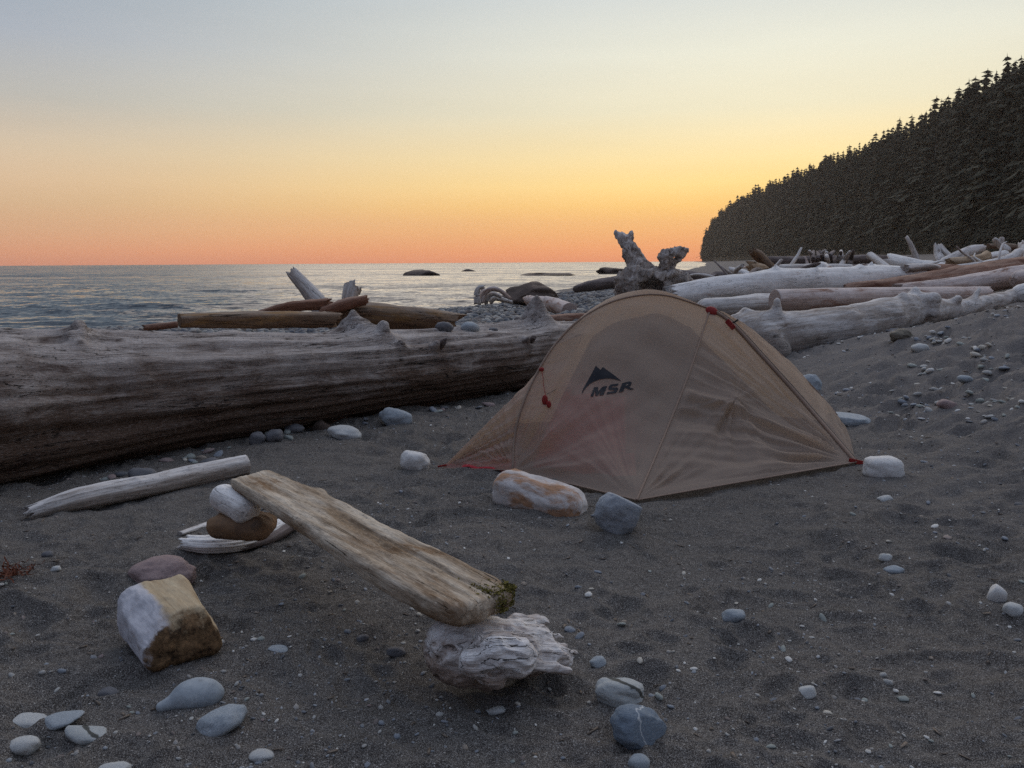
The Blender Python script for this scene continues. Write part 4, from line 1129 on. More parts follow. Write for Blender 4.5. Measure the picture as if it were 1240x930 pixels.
for i in range(46):
    Y = 26 * (7 ** rg.random()); az = R(rg.uniform(15.5, 34)); x = Y * math.tan(az)
    if shore_d(np.array([x]), np.array([Y]))[0] < 8: continue
    zz = hz(x, Y); fm = rg.choice([(W_GREY, 'grey'), (W_DARK, 'dark'), (W_WHITE, 'white'), (W_PINK, 'pinkish')]); ang = rg.gauss(0.5, 0.7); L_ = rg.uniform(3, 9); r = rg.uniform(0.15, 0.36); dx, dy = math.cos(ang) * L_ / 2, math.sin(ang) * L_ / 2
    log_obj('distant_log', [(x - dx, Y - dy, zz + r * .8), (x, Y, zz + r), (x + dx, Y + dy, zz + r * .9 + rg.random() * .4)], [r, r * .9, r * .7], fm[0],
            'distant %s ' % fm[1] + '%s log of %s length on the %s part of the far beach' % ('thin' if r < .25 else 'thick', 'small' if L_ < 5 else 'great', 'nearer left' if az < R(20) and Y < 70 else 'nearer right' if Y < 70 else 'farthest left' if az < R(22) else 'farthest right'), 'driftwood', 'far logs along the beach under the headland', rings=14, segs=10, seed=400 + i, ends=('round', 'broken'))

# ------------------------------------------------------------------ foreground driftwood
loggnd('log', [(36, 615, 20), (100, 602, 28), (200, 583, 28), (298, 566, 25)], W_GREY, 'slim pale grey log lying on the sand in front of the great log, far left', rings=160, segs=60, ends=('broken', 'cut'), seed=81,
      knots=[(.45, 70, .008, .03), (.7, 60, .006, .02)], groove=0.05)

M_MOSS = plain_mat('moss', (0.10, 0.095, 0.02), (0.26, 0.21, 0.06), 90, 0.95, 0.006)


def rot_frame(p0, p1, roll=0.0):
    x = (Vector(p1) - Vector(p0)).normalized(); y = Vector((0, 0, 1)).cross(x).normalized(); z = x.cross(y)
    M = Matrix((x, y, z)).transposed(); return M @ Matrix.Rotation(roll, 3, 'X')


def zplane(px, py, z):
    d = ray(px, py); return CAM + d * ((z - CAM.z) / d.z)


def build_bench():
    Zt = 0.285
    pl = zplane(306, 582, Zt + 0.035); pr = zplane(583, 733, Zt - 0.012)
    c = (pl + pr) / 2; L_ = (pr - pl).length; M = rot_frame(pl, pr)
    hl = L_ / 2 + 0.035

    HOL = ((0.05, 0.02, .11, .026, .015), (0.33, 0.0, .07, .014, .022), (0.17, 0.012, .12, .012, .016), (-0.1, .03, .08, .02, .008))

    def fn(X):
        x, y, z = X[..., 0], X[..., 1], X[..., 2]
        t = x / hl
        hw = 0.118 + 0.010 * np.sin(t * 2.2 + .6) + 0.010 * pn(x * 2.2, 0.3 + 0 * x, 0, 3) + 0.022 * np.exp(-((x + 0.30 * hl * 2 * 0.86) / 0.06) ** 2) * (y > 0) - 0.02 * sstep(0.86, 1.0, t)
        th = 0.031 + 0.004 * t
        yc = y + 0.012 * np.sin(t * 3)
        # slab with rounded edges; left end sawn slantwise, right end worn round
        qx = np.abs(x + 0.25 * yc * (x < 0)) - (hl - 0.028); qy = np.abs(yc) - (hw - 0.022); qz = np.abs(z - 0.006 * pn(x * 3, y * 3, 0, 8)) - (th - 0.022)
        q = np.stack([qx, qy, qz], -1)
        f = np.linalg.norm(np.maximum(q, 0), axis=-1) + np.minimum(q.max(-1), 0) - 0.022
        # long crack and rotten hollows in the upper face
        top = sstep(0.0, 0.03, z)
        yl = yc - 0.035 - 0.012 * pn(x * 3.5, 7 + 0 * x, 0, 5)
        f = f + top * 0.016 * np.exp(-(yl / 0.006) ** 2) * sstep(-0.2, 0.15, x)
        for (hx, hy, rx, ry, dd) in HOL:
            f = f + top * dd * np.exp(-((x - hx) / rx) ** 2 - ((yc - hy) / ry) ** 2) * (1 + pn(x * 30, y * 60, 0, 2))
        f = f + 0.0055 * fbm(x * 7, y * 30, z * 30, 3, 4) + 0.0022 * pn(x * 30, y * 110, z * 110, 6)
        return f
    me = sdf_mesh('plank', fn, (-hl - .03, -.19, -.09), (hl + .03, .19, .09), 0.0065, None, (1, 0, 0), seed=2, blf=lambda V: 0.62 - 1.0 * np.clip(sum(np.exp(-((V[:, 0] - a) / (c * 1.2)) ** 2 - ((V[:, 1] - b) / (d * 1.3)) ** 2) for a, b, c, d, e in HOL), 0, 1) * (V[:, 2] > 0))
    wm = wood_mat('bench_plank_wood', (0.66, 0.575, 0.46), (0.25, 0.175, 0.11), (0.03, 0.022, 0.012), (0.17, 0.09, 0.038), 0.42, grain=1.2, bleach_shade=(0.0, 0.9), crack=0.9, bumpd=0.010, spots=.5)
    me.materials.append(wm)
    root = empty('bench_plank', c); root.rotation_mode = 'QUATERNION'; root.rotation_quaternion = M.to_quaternion()
    link('plank', me, root)
    # moss tufts on the right corner
    rg = random.Random(3); V = []; T = []
    for i in range(1500):
        d_ = abs(rg.gauss(0, .045)); x = hl - 0.012 - d_ * .9; y = 0.098 + rg.gauss(-.012 - d_ * .3, .026); z = rg.choice([rg.uniform(-.026, .024), rg.uniform(.026, .033), rg.uniform(.026, .033)])
        if z < .025: x = hl - 0.004 - .3 * abs(y - .05) + rg.gauss(0, .003)
        y = min(y, .113); r = rg.uniform(.0015, .0042); j = len(V)
        for _ in range(4): V.append((x + rg.gauss(0, r), y + rg.gauss(0, r), z + rg.gauss(0, r * .8)))
        T += [(j, j + 1, j + 2), (j, j + 2, j + 3), (j, j + 1, j + 3), (j + 1, j + 2, j + 3)]
    mo = link('moss', mesh_np('moss', V, None, M_MOSS, False, tris=T), root)
    mo['kind'] = 'stuff'
    tag(root, 'long golden brown driftwood plank laid as a bench, green moss on its near corner', 'plank')
    return c, M


build_bench()


W_BURL = wood_mat('burl_wood', (0.82, 0.80, 0.78), (0.34, 0.26, 0.21), (0.04, 0.03, 0.028), (0.22, 0.13, 0.09), 0.2, grain=1.4, bleach_shade=(0.1, 0.95), crack=1.0, spots=.4, bumpd=.012, amp=1.3)


def build_burl():
    g = G(600, 826); k = depth(g) / F; Y0 = 2.26

    def q(px, py, Y): return tuple(at(px, py, Y))
    c0 = Vector((g.x, Y0, 0.09))

    def fn(X):
        X = X + np.array(c0)
        f = sd_caps(X, q(556, 785, 2.22), q(640, 785, 2.28), 42 * k, 33 * k)
        f = smin(f, sd_caps(X, q(545, 775, 2.28), q(560, 812, 2.16), 26 * k, 18 * k), 8 * k)
        f = smin(f, sd_caps(X, q(600, 790, 2.12), q(625, 795, 2.12), 27 * k, 24 * k), 5 * k)
        f = smin(f, sd_caps(X, q(640, 790, 2.22), q(682, 797, 2.24), 19 * k, 13 * k), 10 * k)
        f = smin(f, sd_caps(X, q(635, 770, 2.32), q(678, 788, 2.36), 20 * k, 8 * k), 8 * k)
        f = smin(f, sd_caps(X, q(625, 757, 2.45), q(658, 753, 2.50), 15 * k, 9 * k), 3 * k)
        f = smin(f, sd_caps(X, q(660, 782, 2.30), q(697, 790, 2.34), 8 * k, 3 * k), 4 * k)
        f = smin(f, sd_caps(X, q(570, 800, 2.1), q(600, 822, 2.1), 16 * k, 12 * k), 7 * k)
        f = smin(f, sd_caps(X, q(552, 812, 2.22), q(592, 828, 2.20), 15 * k, 9 * k), 6 * k)
        for a_, b2, r0_, r1_ in ((q(640, 762, 2.36), q(682, 772, 2.42), 8, 4), (q(645, 775, 2.30), q(694, 784, 2.34), 8, 3), (q(650, 790, 2.22), q(701, 797, 2.22), 9, 5), (q(640, 802, 2.18), q(688, 812, 2.18), 11, 8), (q(650, 783, 2.26), q(700, 791, 2.28), 5, 2.5)):
            f = smin(f, sd_caps(X, a_, b2, r0_ * k, r1_ * k * .55), 4.5 * k)
        # undercut and folds
        f = -smin(-f, sd_ell(X, q(603, 826, 2.03), (18 * k, 24 * k, 9 * k)), 5 * k)
        g_ = X / k
        w = pn(g_[..., 0] / 30, g_[..., 1] / 30, g_[..., 2] / 30, 4) * 2.2
        f = f + k * (7.0 * np.abs(pn(g_[..., 0] / 38 + w * .5, g_[..., 1] / 26, g_[..., 2] / 16 + w * .5, 22)) - 1.2)
        f = f + k * 2.2 * np.abs(pn(g_[..., 0] / 46 + w * .3, g_[..., 1] / 8, g_[..., 2] / 5 + w * .4, 24))
        return f + k * 0.4 * pn(g_[..., 0] / 3, g_[..., 1] / 3, g_[..., 2] / 3, 25)
    me = sdf_mesh('root_burl', fn, (-.30, -.24, -.16), (.30, .36, .20), 0.0042, W_BURL, (1, .2, -.1), seed=6, blf=lambda V: np.clip(.62 + V[:, 2] * 6 + V[:, 0] * 1.6, 0, 1))
    o = link('root_burl', me, loc=c0); tag(o, 'twisted silvery white root burl holding up the near end of the plank', 'driftwood')


build_burl()


def oblong(name, mat, label, c, ax, half, rad, seed, namp=0.006, vs=0.006, chop=None, cat='driftwood', grain=None, taper=0.0, roll=0.0):
    """a block or worn chunk with its own axes; chop: list of (normal, offset) planes in local axes"""
    M = rot_frame((0, 0, 0), ax, roll)

    def fn(X):
        x = X[..., 0]
        s = 1 - taper * x / half[0]
        Y = X.copy(); Y[..., 1] = X[..., 1] / s; Y[..., 2] = X[..., 2] / s
        f = sd_box(Y, (0, 0, 0), half, rad)
        for nrm, off in (chop or ()):
            nn = np.array(nrm, float); nn /= np.linalg.norm(nn)
            f = -smin(-f, -(X @ nn - off), 0.012)
        g = X * 7
        return f + namp * fbm(g[..., 0], g[..., 1] * 2, g[..., 2] * 2, 4, seed) + namp * .3 * pn(g[..., 0] * 5, g[..., 1] * 12, g[..., 2] * 12, seed)
    h = np.array(half) * (1 + abs(taper)) + 0.035
    me = sdf_mesh(name, fn, -h, h, vs, mat, grain or (1, 0, 0), seed=seed)
    o = link(name, me, loc=c); o.rotation_mode = 'QUATERNION'; o.rotation_quaternion = M.to_quaternion()
    tag(o, label, cat); return o


def block_mat():
    b = NB('chopped_block_wood'); o = b.coord('Object'); sp = b.n('ShaderNodeSeparateXYZ'); b.L.new(o, sp.inputs[0])
    g = b.noise(b.mapping(o, (3, 34, 34)), 1, 6, .65, .4); m = b.noise(o, 16, 5, .65); fi = b.noise(b.mapping(o, (12, 130, 130)), 1, 4, .6)
    tan = b.mix(b.mr(g, .3, .7), (0.32, 0.225, 0.13), (0.60, 0.50, 0.34))
    white = b.mix(b.mr(m, .3, .7), (0.44, 0.44, 0.47), (0.68, 0.67, 0.70))
    # the weathered outer face is on the local +y side (left in the photograph)
    side = b.math('ADD', sp.outputs[1], b.math('MULTIPLY', b.math('SUBTRACT', m, .5), .05))
    c = b.mix(b.mr(side, -0.030, -0.052, 0, 1, True), tan, white)
    c = b.mix(b.mr(b.noise(b.mapping(o, (1, 1, 1), (2, 4, 1)), 7, 4), .55, .7, 0, .7), c, (0.30, 0.19, 0.10))
    # charred near end
    e = b.math('ADD', sp.outputs[0], b.math('MULTIPLY', b.math('SUBTRACT', b.noise(o, 22, 5, .7), .5), .09))
    c = b.mix(b.mr(e, 0.150, 0.175, 0, 1, True), c, b.mix(b.mr(b.noise(o, 30, 5, .75), .36, .66), (0.03, 0.018, 0.010), (0.27, 0.165, 0.085)))
    nr = b.bump(g, .6, .006); nr = b.bump(fi, .5, .002, nr); nr = b.bump(m, .5, .005, nr)
    b.principled(c, .85, nr, .2); return b.m


pb0 = at(178, 730, 2.72); pb1 = at(226, 775, 2.36)
oblong('wood_block', block_mat(), 'squared chunk of wood, white on its left, tan on top, with a charred near end', (G(196, 812) + Vector((-.045, .165, .072))), (pb1 - pb0) * Vector((1, 1, 0.05)), (0.185, 0.118, 0.088), 0.035, 5, namp=0.007,
       chop=[((0.1, -0.72, 0.72), 0.098), ((0.1, 0.9, 0.4), 0.112), ((0.9, 0, 0.5), 0.172)])


def chunk_mat():
    b = NB('worn_chunk_wood'); o = b.coord('Object')
    g = b.noise(b.mapping(o, (4, 26, 26)), 1, 5, .6, .5); m = b.noise(o, 13, 5, .7); f = b.noise(o, 80, 3, .7)
    c = b.mix(b.mr(m, .3, .7), (0.52, 0.46, 0.42), (0.72, 0.69, 0.67))
    c = b.mix(b.mr(b.noise(b.mapping(o, (4, 9, 9), (1, 3, 5)), 1, 5, .65, .4), .40, .56, 0, .9, True), c, (0.40, 0.205, 0.10))
    c = b.mix(b.mr(f, .62, .72, 0, .5), c, (0.06, 0.04, 0.03))
    nr = b.bump(g, .7, .008); nr = b.bump(m, .6, .008, nr); nr = b.bump(f, .5, .002, nr)
    b.principled(c, .85, nr, .2); return b.m


M_CHUNK = chunk_mat()
p0, p1 = G(606, 622), G(705, 640)
oblong('wood_chunk', M_CHUNK, 'worn orange and white log chunk lying at the foot of the tent', at(653, 603, 4.02), at(710, 622, 3.80) - at(596, 588, 4.14), (0.265, 0.104, 0.102), 0.085, 6, namp=0.009, vs=0.007, cat='driftwood', taper=0.06)
oblong('wood_chunk', W_WHITE, 'pale rounded chunk wedged under the far end of the plank', at(284, 610, 3.28), at(312, 622, 3.20) - at(256, 592, 3.36), (0.125, 0.062, 0.058), 0.055, 7, namp=0.006, taper=-0.1)
oblong('wood_chunk', stone_mat('rusty_orange', (0.25, 0.145, 0.075), (0.15, 0.09, 0.055), dirt=.4), 'rusty orange brown lump in the middle of the stack under the plank', at(294, 635, 3.27), (1, -.1, -.02), (0.135, 0.085, 0.048), 0.047, 8, namp=0.008)
loggnd('split_log', [(226, 651, 26), (255, 652, 34), (295, 644, 34), (345, 624, 30), (400, 600, 22)], W_WHITE, 'split driftwood, bluish white and dark, lying lowest under the far end of the plank', rings=120, segs=48, ends=('broken', 'cut'), seed=90, groove=0.14, flat=0.62)
loggnd('split_log', [(217, 640, 9), (262, 622, 12), (330, 606, 13)], W_GREY, 'thin grey splinter of wood behind the bluish white split log', rings=60, segs=24, ends=('cut', 'round'), seed=91, flat=0.6)
loggnd('split_log', [(286, 662, 9), (330, 645, 17), (378, 614, 20), (404, 602, 16)], W_DARK, 'dark strip of wood in front of the bluish white split log under the plank', rings=60, segs=24, ends=('round', 'cut'), seed=92, flat=0.7)

# ------------------------------------------------------------------ stones
def ico(n):
    import bmesh
    bm = bmesh.new(); bmesh.ops.create_icosphere(bm, subdivisions=n, radius=1.0)
    V = np.array([v.co[:] for v in bm.verts]); T = np.array([[v.index for v in f.verts] for f in bm.faces]); bm.free(); return V, T


IV = {n: ico(n) for n in (1, 2, 3, 4, 5)}


def pebble_mesh(name, mat, seed, n=2, rough=0.16, sq=2.4, facets=0):
    V, T = IV[n]
    rg = np.random.RandomState(seed)
    p = 2.0 / sq
    U = V / (np.abs(V) ** sq).sum(1)[:, None] ** (1 / sq)
    r = 1 + rough * fbm(V[:, 0] * .9 + seed, V[:, 1] * .9, V[:, 2] * .9, 2, seed) * 1.6 + 0.05 * fbm(V[:, 0] * 3 + seed, V[:, 1] * 3, V[:, 2] * 3, 3, seed)
    U = U * r[:, None]
    for k in range(facets):
        nn = rg.normal(size=3); nn[2] = abs(nn[2]) * 1.2; nn /= np.linalg.norm(nn); d = U @ nn; off = rg.uniform(.62, .82)
        ex = np.maximum(d - off, 0); U = U - nn[None, :] * (ex * 0.85)[:, None]
    return mesh_np(name, U, None, mat, True, tris=T)


S_PALE = stone_mat('pale_stone', (0.60, 0.60, 0.57), (0.45, 0.47, 0.47), speck_amt=.3, dirt=.35)
S_BLUE = stone_mat('blue_grey_stone', (0.27, 0.31, 0.345), (0.42, 0.46, 0.485), speck_amt=.3, dirt=.35)
S_PINKS = stone_mat('pink_brown_stone', (0.36, 0.265, 0.25), (0.29, 0.21, 0.20), speck_amt=.15, dirt=.35)
S_WHITE = stone_mat('white_stone', (0.78, 0.77, 0.74), (0.64, 0.62, 0.59), speck_amt=.12, dirt=.35)
S_GRAN = stone_mat('granite', (0.26, 0.29, 0.33), (0.42, 0.44, 0.46), (0.07, 0.08, 0.10), .75, scale=1.4, dirt=.35)
S_DKBL = stone_mat('slate_blue_stone', (0.15, 0.19, 0.24), (0.21, 0.255, 0.30), speck_amt=.15, band=((0.80, -0.2, 0.35), 0.22, 0.016, (0.48, 0.51, 0.53)))
S_STRIPE = stone_mat('striped_stone', (0.46, 0.47, 0.45), (0.38, 0.41, 0.42), band=((0.55, 0.55, 0.62), 0.50, 0.07, (0.07, 0.072, 0.065)), speck_amt=.4)
S_DARK = stone_mat('dark_stone', (0.12, 0.12, 0.13), (0.18, 0.18, 0.19), speck_amt=.2)
S_BROWN = stone_mat('brown_boulder', (0.085, 0.06, 0.048), (0.15, 0.11, 0.09), speck_amt=.3, scale=.12, bumpd=.03)
S_RAND = stone_mat('mixed_pebble', (0.3, 0.3, 0.3), (0.35, 0.35, 0.35), speck_amt=.2, rnd=1.0)
S_RANDP = stone_mat('mixed_pale_pebble', (0.4, 0.4, 0.4), (0.4, 0.4, 0.4), speck_amt=.2, rnd=1.45)
S_OBJ = stone_mat('pebble_stone', (0.3, 0.3, 0.3), (0.35, 0.35, 0.35), speck_amt=.2, rnd=9)
S_COB = stone_mat('cobbles', (0.2, 0.21, 0.23), (0.25, 0.26, 0.28), speck_amt=.2, rnd=0.62, scale=.3)


def stone(name, box, mat, label, rot=0.0, seed=1, sq=2.3, rough=.14, n=4, bury=0.42, facets=0, squash=None, yaw=0, ground=None, cat='stone', group=None):
    """box: x0,y0,x1,y1 in the photograph; sits on the beach (or at ground=(Y,z))"""
    x0, y0, x1, y1 = box
    if ground is None: g = G((x0 + x1) / 2, y1 - (y1 - y0) * 0.10)
    else: g = at((x0 + x1) / 2, y1, ground)
    d = depth(g); w = (x1 - x0) / F * d; hh = (y1 - y0) / F * d
    el = math.atan2(CAM.z - g.z, g.y)
    ly = w * (0.72 if w > hh * 1.5 else 0.85)
    sz = max(0.42 * hh, (hh - 0.75 * ly * math.sin(el)) / math.cos(el)) if squash is None else squash * hh
    me = pebble_mesh(name, mat, seed, n, rough, sq, facets)
    o = link(name, me, loc=(g.x, g.y + ly * 0.42, g.z + sz * (0.5 - bury * 0.5)), rot=(0, R(rot), R(yaw)), scale=(w / 2 * 1.02, ly / 2, sz / 2 * (1 + bury * .6)))
    tag(o, label, cat, group); return o


stone('stone', (150, 659, 226, 704), S_PINKS, 'large smooth pinkish brown stone just behind the squared chunk of wood', rot=-6, seed=5, n=5, sq=2.1, rough=.14)
stone('stone', (483, 543, 519, 572), S_WHITE, 'white rounded stone left of the tent corner', rot=12, seed=4, n=4, facets=2)
stone('stone', (396, 514, 435, 533), S_PALE, 'flat pale oval stone near the great log, left of two', rot=4, seed=5)
stone('stone', (458, 496, 498, 518), S_BLUE, 'flat blue grey oval stone near the great log, right of two', rot=10, seed=6)
stone('stone', (724, 592, 780, 650), S_GRAN, 'large blue grey three cornered stone holding the front of the tent', rot=28, seed=14, n=5, sq=2.6, rough=.12, facets=3, bury=.12)
stone('stone', (1054, 551, 1096, 580), S_WHITE, 'white blunt ended stone right of the tent corner', seed=8, sq=3.4, rough=.08, n=4)
stone('stone', (1008, 494, 1058, 515), S_BLUE, 'long low dark blue stone beside the far right edge of the tent', rot=6, seed=9, facets=1)
stone('stone', (971, 455, 998, 478), S_BLUE, 'round blue grey stone peeping out behind the right slope of the tent', seed=10)
stone('stone', (723, 822, 781, 860), S_STRIPE, 'pale oval stone with a dark stripe in the foreground', rot=8, seed=11, n=5)
stone('stone', (744, 856, 808, 910), S_DKBL, 'slate blue stone crossed by a white vein at the bottom', rot=14, seed=12, n=5, facets=1)
stone('stone', (762, 907, 788, 930), S_BLUE, 'small blue stone below the white veined one', seed=13, n=3, facets=1)
stone('stone', (232, 850, 289, 889), S_BLUE, 'smooth blue grey stone, lower of the pair below the squared wood', rot=-18, seed=15, n=4, facets=1)


def curved_stone():
    g = G(225, 856); k = depth(g) / F

    def q(px, py, dy, z): p = at(px, py, g.y + dy); return (p.x - g.x, dy, z)
    def fn(X):
        f = sd_ell(X, (8 * k, 20 * k, 6 * k), (31 * k, 22 * k, 19 * k))
        f = smin(f, sd_caps(X, (-4 * k, 12 * k, 6 * k), (-30 * k, 2 * k, 0), 13 * k, 6.5 * k), 9 * k)
        return f + .0012 * fbm(X[..., 0] * 40, X[..., 1] * 40, X[..., 2] * 40, 3, 4)
    me = sdf_mesh('stone', fn, (-45 * k, -15 * k, -22 * k), (48 * k, 48 * k, 34 * k), 1.4 * k, S_BLUE)
    tag(link('stone', me, loc=g), 'blue grey stone with a curved tail, upper of the pair below the squared wood', 'stone')


curved_stone()
lst = [((8, 850, 49, 867), S_PALE, 'thin pale stone farthest left of the flat ones'), ((40, 866, 89, 885), S_BLUE, 'flat blue grey stone amid the bottom left cluster'),
       ((72, 875, 120, 900), S_STRIPE, 'mottled grey and cream stone, right end of the bottom left cluster'), ((1, 884, 39, 909), S_PALE, 'pale elongated stone at the left edge of the bottom cluster'),
       ((111, 909, 150, 934), S_PALE, 'rough pale grey stone cut off by the bottom edge, left'), ((297, 891, 328, 909), S_PALE, 'small pale stone alone below the plank, near the bottom'),
       ((116, 828, 139, 843), S_DARK, 'small flat dark disc of stone left of the blue pair'), ((877, 739, 903, 759), S_BLUE, 'blue grey pebble alone on the sand right of the burl'),
       ((967, 825, 993, 842), S_PALE, 'pale greenish pebble in the right foreground'), ((1067, 667, 1082, 678), S_PALE, 'pale pebble touching a larger bluish one, middle right'),
       ((1076, 677, 1097, 689), S_BLUE, 'bluish pebble below a smaller pale one, middle right'), ((1199, 702, 1222, 728), S_WHITE, 'white pointed stone near the right edge'),
       ((1221, 727, 1242, 744), S_PALE, 'pale grey stone at the right edge under the white pointed one'), ((715, 792, 735, 806), S_BLUE, 'small teal grey pebble right of the burl'),
       ((589, 843, 612, 856), S_PALE, 'small pale pebble just below the burl'), ((324, 785, 348, 793), S_BLUE, 'thin blue grey pebble on the sand below the plank'),
       ((1107, 417, 1127, 429), S_PALE, 'pale stone high on the sand bank below the pale grey log'), ((300, 525, 319, 542), S_DARK, 'grey cobble at the foot of the great log, left of two'),
       ((320, 523, 341, 540), S_DARK, 'grey cobble at the foot of the great log, right of two'), ((341, 513, 366, 526), S_DARK, 'low grey cobble tucked under the great log'),
       ((375, 505, 399, 520), S_BROWN, 'brownish cobble beside the flat pale oval stone'), ((1066, 600, 1083, 609), S_PALE, 'pale pebble below the white blunt stone'),
       ((1140, 486, 1162, 498), S_PINKS, 'brownish stone among the pebbles of the bank'), ((1162, 455, 1180, 465), S_BLUE, 'grey blue stone amid the pale pebbles of the bank'),
       ((468, 778, 490, 792), S_DARK, 'small dark stone lying in the shade of the plank'), ((430, 758, 446, 768), S_DARK, 'dark pebble under the middle of the plank'),
       ((238, 550, 262, 568), S_DARK, 'dark cobble half hidden in the shade of the great log'), ((150, 566, 185, 584), S_DARK, 'dark flat cobble in the shade behind the slim grey log'),
       ((60, 690, 72, 698), S_PALE, 'tiny pale pebble on the left sand'), ((48, 664, 62, 674), S_DARK, 'dark pebble on the left sand')]
for i, (bx, m, lab) in enumerate(lst): stone('stone', bx, m, lab, rot=random.Random(i).uniform(-12, 12), seed=30 + i, n=3, facets=i % 3, rough=.18)
# on the great log
for i, (bx, m, lab, Y) in enumerate([((527, 389, 549, 402), S_DARK, 'dark oval stone resting on top of the great log, left of three', 7.25), ((557, 389, 579, 403), S_BLUE, 'rounded grey stone resting on the great log, middle of three', 7.45),
                                     ((588, 396, 603, 403), S_DARK, 'thin flat stone resting on the great log, right of three', 7.65)]):
    stone('stone', bx, m, lab, rot=10 - 8 * i, seed=70 + i, n=3, ground=Y, bury=.1)
stone('boulder', (608, 339, 676, 362), S_BROWN, 'brown pointed boulder on the gravel bank at the water edge', seed=80, n=5, rough=.3, facets=3, ground=30, cat='boulder', bury=.5)
for i, (bx, Y, lab) in enumerate([((486, 324, 531, 338), 160, 'largest dark rock standing out of the sea'), ((557, 325, 579, 332), 230, 'small dark rock out at sea right of the largest one'),
                                  ((632, 329, 690, 334), 150, 'low dark reef barely awash in the sea'), ((726, 322, 762, 334), 170, 'long low dark rock in the sea beside the horned stump')]):
    stone('sea_rock', bx, S_BROWN, lab, seed=90 + i, n=4, rough=.3, facets=2, ground=Y, cat='rock', bury=.4)
stone('sandstone_lump', (1082, 402, 1108, 415), stone_mat('holed_sandstone', (0.20, 0.18, 0.14), (0.14, 0.12, 0.095), (0.03, 0.025, 0.02), .9, scale=.5), 'yellowish pitted stone tucked under the right end of the pale grey log', seed=99, n=4, rough=.25, cat='stone')

# pebbles one can pick out, spread as in the photograph
PEB = [pebble_mesh('pebble', S_OBJ, 500 + k, 2, .22, 2.3, k % 3) for k in range(8)]
PEBD = [pebble_mesh('pebble', S_OBJ, 520 + k, 2, .22, 2.3, k % 3) for k in range(8)]
rg = random.Random(9)


HUES = [('pale grey', (.44, .44, .42)), ('chalk white', (.74, .73, .69)), ('blue grey', (.24, .27, .31)), ('cream', (.58, .54, .46)), ('greenish grey', (.33, .36, .33)), ('charcoal', (.11, .115, .125)),
        ('tan', (.34, .28, .22)), ('slate', (.17, .185, .21)), ('mauve brown', (.27, .20, .19))]


def place_pebble(px, py, wpx, lab, grp, pool, flat=.45):
    g = G(px, py); w = wpx / F * depth(g)
    o = link('pebble', rg.choice(pool), loc=(g.x, g.y, g.z + w * .10), rot=(rg.gauss(0, .25), rg.gauss(0, .25), rg.random() * 6.28), scale=(w / 2 * rg.uniform(.9, 1.3), w / 2 * rg.uniform(.6, .9), w / 2 * rg.uniform(.35, .65)))
    hn, hc = rg.choice(HUES[:5] if pool is PEB else HUES[2:]); o.color = (*hc, 1)
    tag(o, '%s %s pebble %s' % ('tiny' if wpx < 6 else 'small' if wpx < 9 else 'larger', hn, where(px, py)), 'pebble', grp)


for i in range(105):    # on the bank
    c = rg.choice([(1165, 470, 42, 26), (1105, 480, 22, 18), (1125, 445, 18, 8), (1200, 440, 22, 10), (1215, 475, 22, 22), (1185, 425, 12, 6), (1195, 500, 30, 12), (1140, 410, 18, 5)])
    x, y = rg.gauss(c[0], c[1] * .6), rg.gauss(c[2] if False else c[1], 1) if False else 0
    x = rg.gauss(c[0], c[2] * .75); y = rg.gauss(c[1], c[3] * .75)
    if x > 1245 or y < 395: continue
    place_pebble(x, y, rg.choice([5, 6, 7, 8, 9, 11]), 'pale pebble scattered on the slope of the sand bank right of the tent', 'pale pebbles strewn on the sand bank', PEB)
for i in range(62):     # right foreground
    x = rg.uniform(640, 1240); y = rg.uniform(600, 925)
    place_pebble(x, y, rg.choice([4, 5, 6, 7, 8, 10]), 'small pebble on the open sand of the right foreground', 'pebbles on the right foreground sand', rg.choice([PEB, PEBD]))
for i in range(70):     # left foreground
    x = rg.uniform(0, 640); y = rg.uniform(690, 925)
    place_pebble(x, y, rg.choice([4, 5, 6, 7, 8, 9]), 'small pebble on the open sand of the left foreground', 'pebbles on the left foreground sand', rg.choice([PEB, PEBD]))
for i in range(35):     # foot of the great log
    x = rg.uniform(120, 600); y = np.interp(x, [0, 100, 200, 300, 400, 500, 600], [596, 580, 556, 533, 514, 498, 488]) + abs(rg.gauss(0, 6))
    place_pebble(x, y, rg.choice([7, 9, 11, 13, 15]), 'dull cobble lying along the foot of the great log', 'cobbles along the foot of the great log', PEBD)
for (x, y) in ((700, 700), (724, 690), (716, 712), (713, 720), (768, 858), (790, 838), (798, 845), (812, 852), (803, 830), (690, 760), (702, 770), (1085, 828), (1076, 822), (1095, 836), (1070, 815), (840, 812), (990, 848), (1002, 862), (955, 800), (1040, 700)):
    place_pebble(x, y, rg.choice([8, 10, 12]), 'light shard or pebble lying between the burl and the right foreground', 'light shards near the burl', PEB)

